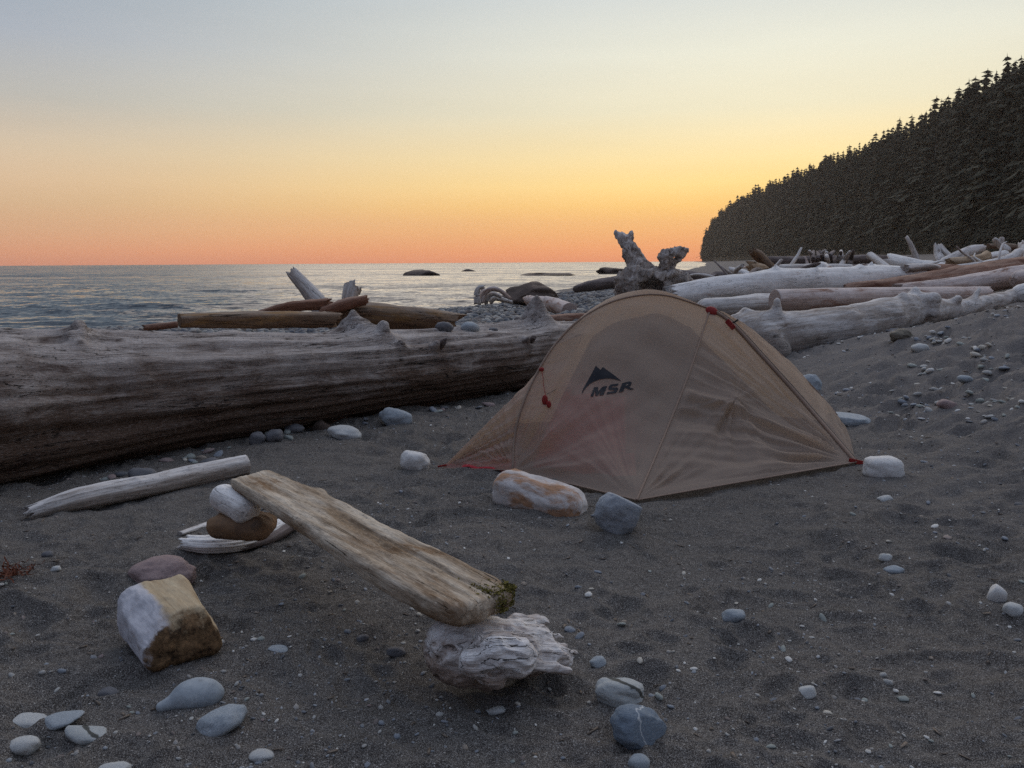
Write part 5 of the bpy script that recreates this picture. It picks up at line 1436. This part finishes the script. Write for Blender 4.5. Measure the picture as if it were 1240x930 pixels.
# finer grit, past counting
rng = np.random.RandomState(3)
n = 17000
gy = 1.4 + 12 * rng.rand(n) ** 1.6; gx = (rng.rand(n) * 2 - 1) * (0.75 * gy + .5)
dens = pn(gx * .9, gy * .9, 0, 61) + .25 * pn(gx * 4, gy * 4, 0, 62) + 0.18 * sstep(2.4, 3.6, gx); keep = rng.rand(n) < np.clip(.35 + dens * 1.3, .08, 1)
gx, gy = gx[keep], gy[keep]; n = len(gx)
sz = 0.0025 + 0.006 * rng.rand(n) ** 3 + 0.0011 * np.minimum(gy, 9)*rng.rand(n)
gz = height(gx, gy) + sz * .12
scatter('grit', np.stack([gx, gy, gz], 1), np.stack([rng.normal(0, .3, n), rng.normal(0, .3, n), rng.rand(n) * 6.28], 1),
        np.stack([sz * rng.uniform(.8, 1.4, n), sz * rng.uniform(.6, 1, n), sz * rng.uniform(.35, .7, n)], 1), rng.randint(0, 6, n),
        [pebble_mesh('grit_kind', S_RAND if k % 2 else S_RANDP, 700 + k, 1, .2) for k in range(6)], 'fine pale and dark grit sprinkled over the sand', 'grit')
n = 2600
gy = 3.0 + 7.3 * rng.rand(n); gx = 1.8 + 5.6 * rng.rand(n)
cl = pn(gx * 1.1 + 5, gy * 1.1, 0, 66) + .5 * pn(gx * 4, gy * 4, 0, 67); keep = rng.rand(n) < np.clip(-.05 + cl * 1.9, .02, 1); gx, gy = gx[keep], gy[keep]; n = len(gx)
sz = 0.008 + 0.020 * rng.rand(n) ** 2.5
scatter('bank_gravel', np.stack([gx, gy, height(gx, gy) + sz * .15], 1), np.stack([rng.normal(0, .3, n), rng.normal(0, .3, n), rng.rand(n) * 6.28], 1),
        np.stack([sz * rng.uniform(.9, 1.6, n), sz * rng.uniform(.6, 1, n), sz * rng.uniform(.35, .6, n)], 1), rng.randint(0, 6, n),
        [pebble_mesh('bank_kind', S_RANDP, 740 + k, 2, .22) for k in range(6)], 'fine pale gravel in patches over the sand bank', 'gravel')
# cobbles of the gravel bank
n = 26000
gy = 9.5 + 60 * rng.rand(n) ** 1.5; gx = -0.62 * gy + rng.rand(n) * (0.62 + .16) * gy * 1.1
d = shore_d(gx, gy); keep = (d > -1.0) & (rng.rand(n) < np.interp(d, [-1, 0, 22, 27, 30], [1, 1, 1, .35, .03])) & (rng.rand(n) < np.clip(1.2 - .3 * (gx > 2), 0, 1)); gx, gy, d = gx[keep], gy[keep], d[keep]; n = len(gx)
sz = 0.035 + 0.075 * rng.rand(n) ** 1.8 * np.clip(gy / 16, .5, 1.4)
gz = height(gx, gy) + sz * .12
scatter('cobble_bank', np.stack([gx, gy, gz], 1), np.stack([rng.normal(0, .3, n), rng.normal(0, .3, n), rng.rand(n) * 6.28], 1),
        np.stack([sz * rng.uniform(.9, 1.4, n), sz * rng.uniform(.7, 1, n), sz * rng.uniform(.5, .8, n)], 1), rng.randint(0, 6, n),
        [pebble_mesh('cobble_kind', S_COB, 720 + k, 2, .2) for k in range(6)], 'bank of blue grey cobbles between the great log and the sea', 'cobbles')
# bark scraps and seaweed
n = 1500
gx = rng.uniform(-3.6, 1.2, n); gy = 11 + rng.rand(n) * 5; keep = rng.rand(n) < .5 + pn(gx, gy, 0, 3); gx, gy = gx[keep], gy[keep]; n = len(gx)
def shard(seed, mat):
    rg = random.Random(seed); V = []; T = []
    for s in (-.5, .5):
        for j in range(4): V.append((s * (1 + .2 * rg.random()), math.cos(j * 1.57) * .12 * (1 + .3 * rg.random()), math.sin(j * 1.57) * .05))
    Q = [(j, (j + 1) % 4, 4 + (j + 1) % 4, 4 + j) for j in range(4)] + [(3, 2, 1, 0), (4, 5, 6, 7)]
    return mesh_np('shard', V, Q, mat, False)
M_BARK = plain_mat('bark_scrap', (0.16, 0.085, 0.04), (0.34, 0.19, 0.08), 12, .9, .002)
scatter('bark_litter', np.stack([gx, gy, height(gx, gy) + .02], 1), np.stack([rng.normal(0, .3, n), rng.normal(0, .3, n), rng.rand(n) * 6.28], 1),
        np.stack([rng.uniform(.05, .22, n), rng.uniform(.2, .5, n), rng.uniform(.2, .5, n)], 1), rng.randint(0, 3, n), [shard(k, M_BARK) for k in range(3)], 'orange brown bark scraps strewn behind the great log', 'bark litter')
# wood crumbs and twigs over the near sand
n = 420
gy = 1.5 + 6 * rng.rand(n) ** 1.4; gx = (rng.rand(n) * 2 - 1) * (.7 * gy)
M_TWIG = plain_mat('twig', (0.10, 0.07, 0.05), (0.32, 0.27, 0.22), 12, .9, .002)
scatter('wood_crumbs', np.stack([gx, gy, height(gx, gy) + .002], 1), np.stack([rng.normal(0, .15, n), rng.normal(0, .15, n), rng.rand(n) * 6.28], 1),
        np.stack([rng.uniform(.008, .035, n), rng.uniform(.015, .04, n), rng.uniform(.02, .05, n)], 1), rng.randint(0, 3, n), [shard(10 + k, M_TWIG) for k in range(3)], 'tiny twigs and wood crumbs on the sand', 'twigs')
rg = random.Random(31); V = []; Q = []
M_WEED = plain_mat('dry_seaweed', (0.10, 0.03, 0.018), (0.22, 0.08, 0.04), 30, .8, .002)
g0 = G(8, 706)
for i in range(90):
    x, y = rg.gauss(0, .05), rg.gauss(0, .04); a = rg.random() * 6.28; b_ = len(V); w = .0022
    px_, py_, z = x, y, .003
    for s in range(5):
        V += [(px_ - w, py_, z), (px_ + w, py_ + w, z + .002)]
        if s: Q.append((b_ + 2 * s - 2, b_ + 2 * s - 1, b_ + 2 * s + 1, b_ + 2 * s))
        a += rg.gauss(0, .6); px_ += math.cos(a) * .014; py_ += math.sin(a) * .014; z = max(.001, z + rg.gauss(.003, .006))
tag(link('dry_seaweed', mesh_np('dry_seaweed', V, Q, M_WEED, False), loc=g0), 'tuft of dried red brown seaweed at the left edge', 'seaweed', kind='stuff')


# ------------------------------------------------------------------ tent
def fabric_mat(name, col, trans=0.34, clear=0.10, weave=True):
    b = NB(name); uv = b.attr('puv'); o = b.coord('Object')
    n = b.noise(o, 2.2, 3, .5); fine = b.noise(o, 60, 3, .6)
    c = b.mix(b.mr(n, .35, .65, 0, .25), col, tuple(v * 1.12 for v in col))
    rip = b.noise(b.mapping(uv, (2.0, 26.0, 1)), 1.0, 3, .5, .3)
    nr = b.bump(rip, .25, .010); nr = b.bump(fine, .12, .001, nr)
    d = b.n('ShaderNodeBsdfPrincipled'); b.L.new(c, d.inputs['Base Color']); d.inputs['Roughness'].default_value = .62; d.inputs['Specular IOR Level'].default_value = .3; b.L.new(nr, d.inputs['Normal'])
    t = b.n('ShaderNodeBsdfTranslucent'); b.L.new(b.mix(.5, c, (0.95, 0.78, 0.58)), t.inputs['Color']); b.L.new(nr, t.inputs['Normal'])
    m = b.n('ShaderNodeMixShader'); m.inputs[0].default_value = trans; b.L.new(d.outputs[0], m.inputs[1]); b.L.new(t.outputs[0], m.inputs[2])
    tr = b.n('ShaderNodeBsdfTransparent'); tr.inputs[0].default_value = (1, .93, .8, 1)
    m2 = b.n('ShaderNodeMixShader'); m2.inputs[0].default_value = clear; b.L.new(m.outputs[0], m2.inputs[1]); b.L.new(tr.outputs[0], m2.inputs[2])
    b.L.new(m2.outputs[0], b.out.inputs[0]); return b.m


M_FLY = fabric_mat('fly_fabric', (0.475, 0.372, 0.305), .48, .14)
M_INNER = plain_mat('inner_mesh_fabric', (0.15, 0.135, 0.12), (0.18, 0.16, 0.145), 3, .9, .001)
M_TUB = plain_mat('red_tub_fabric', (0.52, 0.05, 0.06), (0.58, 0.06, 0.07), 3, .7, .001)
M_RED = plain_mat('red_webbing', (0.24, 0.022, 0.022), (0.32, 0.035, 0.03), 60, .6, .001)
M_POLE = plain_mat('tent_pole', (0.10, 0.07, 0.05), (0.14, 0.10, 0.07), 30, .4, .0005, .5)
M_SEAM = plain_mat('seam_tape', (0.27, 0.19, 0.145), (0.32, 0.23, 0.175), 60, .7, .0005)
M_GREYB = plain_mat('dark_gear', (0.035, 0.045, 0.045), (0.06, 0.07, 0.07), 6, .8, .004)
M_BLACK = plain_mat('black_print', (0.012, 0.012, 0.016), (0.018, 0.018, 0.024), 30, .6, .0002)


def build_tent():
    Bp, Cp, Dp, Ap, Ep = G(621, 571), G(771, 606), G(1036, 562), G(535, 563), G(1018, 514)
    root = empty('tent', (Bp + Dp) / 2)
    o0 = root.location

    def path(lst): return [np.array(at(*p)) for p in lst]
    arch = path([(621, 568, Bp.y), (623, 530, 4.83), (633, 490, 4.90), (650, 452, 5.0), (672, 417, 5.12), (702, 387, 5.25), (745, 364, 5.36), (800, 357, 5.43), (860, 374, 5.46)])
    arch[0] = np.array(Bp) + (0, 0, .02)
    legR = path([(860, 374, 5.46), (886, 392, 5.42), (925, 434, 5.30), (978, 493, 5.12), (1036, 560, Dp.y)])
    legE = path([(860, 374, 5.46), (905, 393, 5.62), (955, 432, 5.82), (1000, 478, 6.0), (1020, 512, 6.12)])
    legE = path([(860, 374, 5.46), (900, 393, 5.6), (950, 434, 5.72), (996, 482, 5.8), (1022, 520, 5.75)])
    seam = path([(860, 374, 5.46), (834, 452, 5.02), (804, 528, 4.60), (771, 605, Cp.y)])
    left = path([(672, 417, 5.12), (645, 458, 5.06), (600, 502, 5.0), (535, 561, Ap.y)])
    A_, B_, C_, D_, E_ = [np.array(p) + (0, 0, .015) for p in (Ap, Bp, Cp, Dp, legE[-1])]
    E_[2] = hz(E_[0], E_[1]) + .02
    acat = catmull(arch, 161)
    iT = 100  # where the leg of the arch passes into the ridge
    iL = 80   # where the left end panel joins (px 672,417)

    def line(a, b, n=41, sag=0.0, up=0.0):
        t = np.linspace(0, 1, n)[:, None]; p = a * (1 - t) + b * t; p[:, 2] += (up * 4 * t * (1 - t))[:, 0]; return p

    def coons(bot, top, lef, rig, nu, nv):
        """bot/top: curves u 0..1; lef/rig: v 0..1"""
        def rs(c, n):
            c = np.asarray(c); s = np.concatenate([[0], np.cumsum(np.linalg.norm(np.diff(c, axis=0), axis=1))])
            if s[-1] < 1e-6: return np.repeat(c[:1], n, 0)
            s /= s[-1]; t = np.linspace(0, 1, n); return np.stack([np.interp(t, s, c[:, k]) for k in range(3)], 1)
        b, t_, l, r = rs(bot, nu), rs(top, nu), rs(lef, nv), rs(rig, nv)
        u = np.linspace(0, 1, nu)[None, :, None]; v = np.linspace(0, 1, nv)[:, None, None]
        P = (1 - v) * b[None] + v * t_[None] + (1 - u) * l[:, None] + u * r[:, None]
        P = P - ((1 - u) * (1 - v) * b[0] + u * (1 - v) * b[-1] + (1 - u) * v * t_[0] + u * v * t_[-1])
        return P, u + 0 * v, v + 0 * u

    def panel(name, P, u, v, disp, mat=M_FLY, flip=False):
        du = np.gradient(P, axis=1); dv = np.gradient(P, axis=0); N = np.cross(du, dv); N /= (np.linalg.norm(N, axis=2)[..., None] + 1e-9)
        if flip: N = -N
        edge = np.clip(np.minimum(np.minimum(u, 1 - u), np.minimum(v, 1 - v)) * 14, 0, 1)[..., 0]
        P = P + N * (disp * edge)[..., None]
        nv_, nu_ = P.shape[:2]
        Q = grid_quads(nv_, nu_)
        if flip: Q = Q[:, ::-1]
        V = P.reshape(-1, 3)
        puv = np.stack([u.ravel(), v.ravel(), 0 * u.ravel()], 1)
        me = mesh_np(name, recentre(V, o0), Q, mat, True, {'puv': ('FLOAT_VECTOR', puv)})
        o = link(name, me, root)
        return o, P, N

    def radial(P, q, k, seed, L0, L1, amp):
        """tension folds fanning out of the point q"""
        d = P - q; rho = np.linalg.norm(d, axis=2)
        ax = (P[-1, 0] + P[0, -1] + P[0, 0]) / 3
        ang = np.arctan2(d[..., 2], d[..., 0])
        n = pn(ang * k, rho * 1.1, 0 * rho, seed) + .4 * pn(ang * k * 2.3, rho * 1.5, 1 + 0 * rho, seed + 1)
        return amp * n * np.clip(rho / L0, 0, 1) * np.exp(-rho / L1)
    # near left panel
    P1, u, v = coons(line(B_, C_), acat[iT:], acat[:iT + 1], seam[::-1] if False else catmull(seam, 41)[::-1], 150, 150)
    U, Vv = u[..., 0], v[..., 0]
    bulge = 0.035 * np.sin(math.pi * U) * np.sin(math.pi * Vv)
    d1 = bulge + radial(P1, B_, 5.5, 71, .25, .70, .07) + radial(P1, C_, 6, 73, .3, .5, .03)
    d1 += 0.009 * pn(U * 3.0, Vv * 40, 0, 75) * np.exp(-U / .12) + 0.009 * pn(U * 26, Vv * 3.0, 0, 76) * np.exp(-(1 - Vv) / .16)
    d1 += 0.018 * fbm(U * 2.2 + Vv * 1.4, Vv * 5.5, 0, 2, 77)
    o1, P1d, N1 = panel('fly_panel', P1, u, v, d1)
    # near right panel
    hub = acat[-1]
    sR = catmull(seam, 41)[::-1]; lR = catmull(legR, 61)[::-1]
    P2, u, v = coons(line(C_, D_), np.repeat(hub[None], 5, 0), sR, lR, 170, 150)
    U, Vv = u[..., 0], v[..., 0]
    poke = np.array(at(884, 487, 5.0))
    q = P2 - poke; iq = np.unravel_index(np.argmin(np.linalg.norm(q[..., [0, 2]], axis=2)), U.shape); poke = P2[iq]
    rho = np.linalg.norm(P2 - poke, axis=2)
    d2 = 0.012 * np.sin(math.pi * U) * np.sin(math.pi * Vv) + 0.055 * np.exp(-rho / .10)
    dq = P2 - poke; ang = np.arctan2(dq[..., 2], dq[..., 0]); lower = sstep(0.5, -0.6, np.sin(ang))
    d2 += .060 * (pn(ang * 2.4, rho * .8, 0, 84) + .3 * pn(ang * 5, rho, 3, 85)) * np.clip(rho / .12, 0, 1) * np.exp(-rho / .50) * (0.25 + .75 * lower)
    d2 += radial(P2, D_, 15, 81, .25, 1.0, .085) + radial(P2, C_, 9, 82, .25, .45, .045)
    d2 += .012 * pn((U * .9 - Vv * .6) * 2.0, (U * .5 + Vv) * 11, 0, 86) * np.clip((1 - Vv) * 1.6, 0, 1)
    o2, P2d, N2 = panel('fly_panel', P2, u, v, d2)
    # right end panel
    lE = catmull(legE[:-1] + [E_], 61)[::-1]
    P3, u, v = coons(line(D_, E_, up=.03), np.repeat(hub[None], 5, 0), lR, lE, 60, 130)
    U, Vv = u[..., 0], v[..., 0]
    d3 = .03 * np.sin(math.pi * U) * np.sin(math.pi * Vv) + .018 * pn(U * 2.5, Vv * 9, 0, 91) + .012 * pn(U * 9, Vv * 3, 0, 92) + radial(P3, D_, 6, 93, .2, .5, .03)
    panel('fly_panel', P3, u, v, d3)
    # left end, near half
    T2 = acat[iL]
    lf = catmull([T2] + left[1:-1] + [A_], 51)[::-1]
    P4, u, v = coons(line(A_, B_), np.repeat(T2[None], 5, 0), lf, acat[:iL + 1], 70, 110)
    U, Vv = u[..., 0], v[..., 0]
    d4 = radial(P4, A_, 14, 95, .12, .6, .08) + radial(P4, B_, 8, 96, .12, .3, .04) + .004 * fbm(U * 3, Vv * 8, 0, 2, 97)
    panel('fly_panel', P4, u, v, d4)
    # hidden rear half: mirror across the ridge plane along the floor's short side
    mid0 = (D_ + E_) / 2
    w = (E_ - D_) * np.array([1, 1, 0]); wl = np.linalg.norm(w); w /= wl
    rdir = (D_ - B_) * np.array([1, 1, 0]); rdir /= np.linalg.norm(rdir)

    def mir(P):
        d = (P - hub) * np.array([1, 1, 0]); M2 = np.linalg.inv(np.array([[rdir[0], w[0]], [rdir[1], w[1]]]))
        co = d[..., :2] @ M2.T; b_ = co[..., 1]
        return P + (-2 * b_)[..., None] * w
    rear = mir(acat)
    F_ = mir(B_[None])[0]; C2 = mir(C_[None])[0]; A2 = mir(A_[None])[0]
    lE2 = lE
    for bot, top, lef, rig in ((line(C2, F_), rear[iT:][::-1], mir(sR), rear[:iT + 1]),
                               (line(E_, C2), np.repeat(hub[None], 5, 0), lE2, mir(sR)),
                               (line(F_, A2), np.repeat(rear[iL][None], 5, 0), rear[:iL + 1], mir(lf)),
                               ):
        P, u, v = coons(bot, top, lef, rig, 50, 60)
        panel('fly_panel', P, u, v, .012 * fbm(u[..., 0] * 4, v[..., 0] * 4, 0, 2, 99))
    # cap between the two ridge lines, and the left end between the two arches
    tcap = np.stack([acat[iL:], rear[iL:]], 0)
    t = np.linspace(0, 1, 26)[:, None, None]
    P = tcap[0][None] * (1 - t) + tcap[1][None] * t
    P[..., 2] += (0.035 * np.sin(math.pi * t[..., 0])) * np.clip(np.linspace(1, 0, P.shape[1])[None, :] * 3, 0, 1)
    u = np.linspace(0, 1, P.shape[1])[None, :, None] + 0 * t; v = t + 0 * u
    panel('fly_panel', P, u, v, .003 * fbm(u[..., 0] * 9, v[..., 0] * 4, 0, 2, 98), flip=False)
    P, u, v = coons(line(A2, A_), np.stack([rear[iL], acat[iL]]), mir(lf), lf, 40, 50)
    panel('fly_panel', P, u, v, .01 * fbm(u[..., 0] * 4, v[..., 0] * 4, 0, 2, 94))

    # seams, poles and trim
    def tube(name, C, r, mat, off=0.0, segs=10, flat=1.0):
        C = np.asarray(C); V, Q, a, f = sweep(list(C[::max(1, len(C) // 24)]) + [C[-1]], [r, r], 80, segs, amp=0, groove=0, lump=0, ends=('round', 'round'))
        a['puv'] = ('FLOAT_VECTOR', a['wc'][1])
        return link(name, mesh_np(name, recentre(V, o0), Q, mat, True, a), root)
    nrmcam = np.array([0, -1, .25]) * .004
    tube('seam', catmull(seam, 41) + nrmcam, .006, M_SEAM)
    tube('pole_sleeve', acat + nrmcam, .0065, M_SEAM)
    tube('pole', acat[:iT] + np.array([0.0, .012, -.006]), .006, M_POLE)
    tube('pole_sleeve', catmull(legR, 61) + nrmcam * 2, .013, M_SEAM)
    tube('pole', catmull(legR, 61) + np.array([.014, -.002, .010]), .005, M_POLE)
    tube('seam', lE + np.array([0, 0, .002]), .006, M_SEAM)
    tube('hem', line(B_, C_) + nrmcam, .004, M_SEAM); tube('hem', line(C_, D_) + nrmcam, .004, M_SEAM); tube('hem', line(A_, B_) + nrmcam, .004, M_SEAM)
    # red pieces: hub patch, strap below it, toggles, corner webbing, groundsheet edge
    def patch(name, Pd, N, cx, cy, poly, mat, off=.004):
        """polygon given around a point of a panel, wrapped on the cloth"""
        bvh = BVHTree.FromPolygons([tuple(p) for p in Pd.reshape(-1, 3)], [tuple(q) for q in grid_quads(Pd.shape[0], Pd.shape[1])])
        V = []
        for (x, y) in poly:
            d = ray(cx + x, cy + y).normalized(); h = bvh.ray_cast(CAM, d)
            p = h[0] if h[0] is not None else at(cx + x, cy + y, 5.0)
            nn = h[1] if h[1] is not None else Vector((0, -1, 0))
            if nn.dot(d) > 0: nn = -nn
            V.append(p + nn * off)
        return V

    def tri_fan(poly_px, Pd, name, mat, off=.004, step=2.2):
        """fill a pixel outline with a fine grid wrapped on the cloth, then give it a little body"""
        import bmesh
        from mathutils.geometry import tessellate_polygon
        bm = bmesh.new()
        vs = [bm.verts.new((x, y, 0)) for x, y in poly_px]
        f = bm.faces.new(vs); f.normal_update()
        bmesh.ops.triangulate(bm, faces=[f])
        for _ in range(3):
            es = [e for e in bm.edges if e.calc_length() > step * 1.6]
            if not es: break
            bmesh.ops.subdivide_edges(bm, edges=es, cuts=1); bmesh.ops.triangulate(bm, faces=bm.faces[:])
        bm.verts.ensure_lookup_table()
        pts = patch('x', Pd, None, 0, 0, [(v.co.x, v.co.y) for v in bm.verts], mat, off)
        for v, p in zip(bm.verts, pts): v.co = p - o0
        me = bpy.data.meshes.new(name); bm.to_mesh(me); bm.free(); me.materials.append(mat)
        return link(name, me, root)
    # printed mountain mark and letters (flat print on the cloth)
    def zpx(pl, ox=640, oy=350, s=160 / 930): return [(ox + x * s, oy + y * s) for x, y in pl]
    mountain = [(376, 745), (378, 722), (392, 690), (408, 664), (440, 606), (474, 541), (482, 549), (505, 571), (522, 551), (560, 577), (600, 606), (630, 630), (655, 651),
                (625, 642), (590, 633), (555, 631), (520, 635), (488, 642), (460, 653), (432, 670), (408, 694), (390, 716)]
    m = [(438, 754), (462, 697), (488, 695), (489, 722), (518, 692), (549, 690), (522, 746), (496, 748), (511, 715), (484, 749), (466, 751), (466, 718), (452, 754)]
    m = [(440, 755), (463, 698), (489, 696), (490, 724), (518, 694), (549, 690), (523, 747), (498, 749), (510, 722), (487, 750), (472, 751), (471, 722), (458, 754)]
    s_ = [(553, 738), (558, 724), (598, 720), (600, 712), (570, 712), (563, 705), (570, 686), (580, 678), (630, 672), (624, 686), (588, 690), (586, 697), (620, 696), (628, 703), (620, 722), (610, 731)]
    r_ = [(640, 725), (662, 668), (712, 657), (724, 664), (716, 684), (704, 691), (740, 705), (712, 709), (684, 696), (678, 696), (668, 719)]
    r_hole = [(682, 684), (686, 675), (702, 672), (700, 680)]
    r_a = [(640, 725), (662, 668), (712, 657), (724, 664), (716, 684), (704, 691), (740, 705), (712, 709), (684, 696), (678, 696), (668, 719)]
    def bold(pl):
        cx_ = sum(p[0] for p in pl) / len(pl); cy_ = sum(p[1] for p in pl) / len(pl); return [(cx_ + (x - cx_) * 1.10, cy_ + (y - cy_) * 1.16) for x, y in pl]
    m, s_, r_a, r_hole = bold(m), bold(s_), bold(r_a), [(x, y - 1) for x, y in r_hole]
    for nm, pl in (('mountain_print', mountain), ('letter_m', m), ('letter_s', s_), ('letter_r', r_a)):
        tri_fan(zpx(pl), P1d, nm, M_BLACK, .0035)
    tri_fan(zpx(r_hole), P1d, 'letter_r_counter', M_FLY, .0050)
    circ = lambda cx, cy, rx, ry, n=12: [(cx + rx * math.cos(i * 6.283 / n), cy + ry * math.sin(i * 6.283 / n)) for i in range(n)]
    # hub patch: one half on each side of the seam
    hp = np.array(at(861, 376.5, 5.46)) + (0, -.018, .0)
    import bmesh
    bm = bmesh.new(); bmesh.ops.create_uvsphere(bm, u_segments=20, v_segments=10, radius=1.0); me = bpy.data.meshes.new('hub_patch'); bm.to_mesh(me); bm.free(); me.materials.append(M_RED)
    for p in me.polygons: p.use_smooth = True
    h_ = link('hub_patch', me, root, loc=Vector(hp) - o0, scale=(.044, .018, .032), rot=(R(-20), R(18), 0))
    st = empty_part = None
    def strap(name, a, b, wd, th, mat):
        a, b = Vector(a), Vector(b); x = (b - a); L_ = x.length; M = rot_frame((0, 0, 0), x)
        bm = bmesh.new(); bmesh.ops.create_cube(bm, size=1.0)
        for v in bm.verts: v.co = Vector((v.co.x * L_, v.co.y * th, v.co.z * wd))
        bmesh.ops.bevel(bm, geom=bm.edges[:], offset=min(wd, th) * .25, segments=2, affect='EDGES')
        me = bpy.data.meshes.new(name); bm.to_mesh(me); bm.free(); me.materials.append(mat)
        o = link(name, me, root, loc=(a + b) / 2 - o0); o.rotation_mode = 'QUATERNION'; o.rotation_quaternion = M.to_quaternion(); return o
    strap('strap', at(880, 388, 5.38), at(889, 398, 5.35), .035, .01, M_RED)
    strap('strap_end', at(886, 392, 5.40), at(894, 387, 5.42), .012, .008, M_BLACK)
    strap('corner_webbing', at(1028, 557, Dp.y), at(1046, 561, Dp.y - .02), .026, .010, M_RED)
    strap('corner_clip', at(1018, 547, 5.0), at(1030, 556, 4.97), .012, .010, M_BLACK)
    strap('corner_webbing', at(1008, 500, 5.9), at(1016, 512, 5.85), .05, .012, M_RED)
    strap('corner_webbing', at(530, 565, Ap.y), at(541, 563, Ap.y), .012, .006, M_RED)
    # zip pull cord and red toggles on the near left panel
    Pc = patch('x', P1d, None, 0, 0, [(656.5, 449), (657.5, 458), (659, 468), (661, 480)], M_RED, .012)
    log_obj('cord', Pc, [.0018, .0018], M_RED, rings=20, segs=6, parent=root, amp=0, groove=0, lump=0)
    Pc = patch('x', P1d, None, 0, 0, [(662, 479), (667, 476), (673, 472)], M_RED, .012)
    log_obj('cord', Pc, [.0018, .0018], M_POLE, rings=12, segs=6, parent=root, amp=0, groove=0, lump=0)
    for (x, y, rx, ry) in ((656.5, 449, 3.2, 2.6), (660.5, 486, 3.8, 6.5), (663.5, 490, 3.0, 4.5)):
        pp = patch('x', P1d, None, 0, 0, [(x, y)], M_RED, .014)[0]; kk = depth(pp) / F
        bm = bmesh.new(); bmesh.ops.create_uvsphere(bm, u_segments=14, v_segments=8, radius=1.0); me = bpy.data.meshes.new('toggle'); bm.to_mesh(me); bm.free(); me.materials.append(M_RED)
        for p in me.polygons: p.use_smooth = True
        link('toggle', me, root, loc=pp - o0, scale=(rx * kk, .010, ry * kk))
    # groundsheet edge showing red along the left foot
    gs = [A_ + (0.0, .03, -.002), B_ + (-.05, -.028, -.016), B_ + (.10, .05, -.016), A_ + (.3, .35, -.0)]
    V = []
    n = 30
    for i in range(n):
        t = i / (n - 1); p = A_ * (1 - t) + (B_ * .75 + C_ * .25) * t if False else A_ * (1 - t) + B_ * t
        for k, (dy, dz) in enumerate(((-.010, 0.0), (-.006, .010), (.03, .014), (.25, .016))):
            z = hz(p[0], p[1] + dy) + dz + .004; V.append((p[0] + .02, p[1] + dy * (.3 + .7 * math.sin(t * 3.0)), z))
    link('groundsheet', mesh_np('groundsheet', recentre(V, o0), grid_quads(n, 4), M_TUB, True), root)
    # inner tent: mesh body and red tub, seen only through the cloth
    def shrink(P, f, lift=0):
        c = np.array([hub[0] * .5 + B_[0] * .5, hub[1], 0]); return c + (P - c) * f + np.array([0, 0, lift])
    cA = []
    base = [B_ + (.12, .08, 0), B_ + (.55, -.12, 0), np.array([D_[0] * .62 + B_[0] * .38, (B_[1] + D_[1]) / 2 - .02, 0]), D_ + (-.48, .22, 0), E_ + (-.42, -.2, 0), (E_ + F_) / 2 + (0, -.1, 0), F_ + (.14, -.14, 0)]
    top = [shrink(acat[k_], f_, -.03) for k_, f_ in ((106, .86), (122, .88), (142, .9), (155, .88))] + [shrink(rear[k_], f_, -.03) for k_, f_ in ((155, .88), (138, .9), (106, .86))]
    base = catmull(base + [base[0]], 90)[:-1]; top = catmull(top + [top[0]], 90)[:-1]
    rows = []; 
    for v_ in np.linspace(0, 1, 24): 
        rr = base * (1 - v_) + top * v_; out_ = rr - rr.mean(0); rr = rr + out_ * (0.03 * math.sin(math.pi * v_)); rr[:, 2] = (hz(1, 5.3) + .01) * (1 - v_) + top[:, 2] * v_; rows.append(rr)
    Pn = np.array(rows); nr_, nc_ = Pn.shape[:2]
    cen = Pn[-1].mean(0); Pn = np.concatenate([Pn, (cen + (Pn[-1] - cen) * .5)[None] + (0, 0, .01), np.repeat(cen[None], nc_, 0)[None] + (0, 0, .02)], 0)
    Q = grid_quads(nr_ + 2, nc_, True)
    cen_q = Pn.reshape(-1, 3)[Q].mean(1)
    tub = (cen_q[:, 2] < .40 + .02) & (cen_q[:, 0] < C_[0] + .05)
    link('inner_tent', mesh_np('inner_tent', recentre(Pn.reshape(-1, 3), o0), Q[~tub], M_INNER, True), root)
    link('inner_tub', mesh_np('inner_tub', recentre(Pn.reshape(-1, 3), o0), Q[tub], M_TUB, True), root)
    tag(root, 'low tan tent with a black mountain mark and red trim pitched on the sand', 'tent')
    # the dark bag pressing against the cloth from inside
    pk = Vector(poke)
    bag = oblong('gear_bag', M_GREYB, 'dark grey bag standing inside the tent, pressing against the right half of the cloth', pk + Vector((-.08, .24, -.22)), (1, .25, .1), (.24, .13, .19), .11, 44, namp=.012, vs=.02, cat='bag')
    return root


build_tent()

# ------------------------------------------------------------------ evening haze
def build_haze():
    m = bpy.data.materials.new('haze_air'); m.use_nodes = True; nt = m.node_tree; nt.nodes.clear()
    o_ = nt.nodes.new('ShaderNodeOutputMaterial'); v = nt.nodes.new('ShaderNodeVolumePrincipled')
    v.inputs['Color'].default_value = (1.0, 0.86, 0.72, 1); v.inputs['Density'].default_value = HAZE; v.inputs['Anisotropy'].default_value = 0.3
    nt.links.new(v.outputs[0], o_.inputs['Volume'])
    x0, x1, y0, y1, z0, z1 = -9000, 9000, -200, 7000, -14, 330
    V = [(x, y, z) for z in (z0, z1) for x, y in ((x0, y0), (x1, y0), (x1, y1), (x0, y1))]
    Q = [(3, 2, 1, 0), (4, 5, 6, 7), (0, 1, 5, 4), (1, 2, 6, 5), (2, 3, 7, 6), (3, 0, 4, 7)]
    o = link('haze', mesh_np('haze', V, Q, m, False)); tag(o, 'thin evening haze over the beach, the sea and the headland', 'haze', kind='stuff')


HAZE = 0.00008
build_haze()
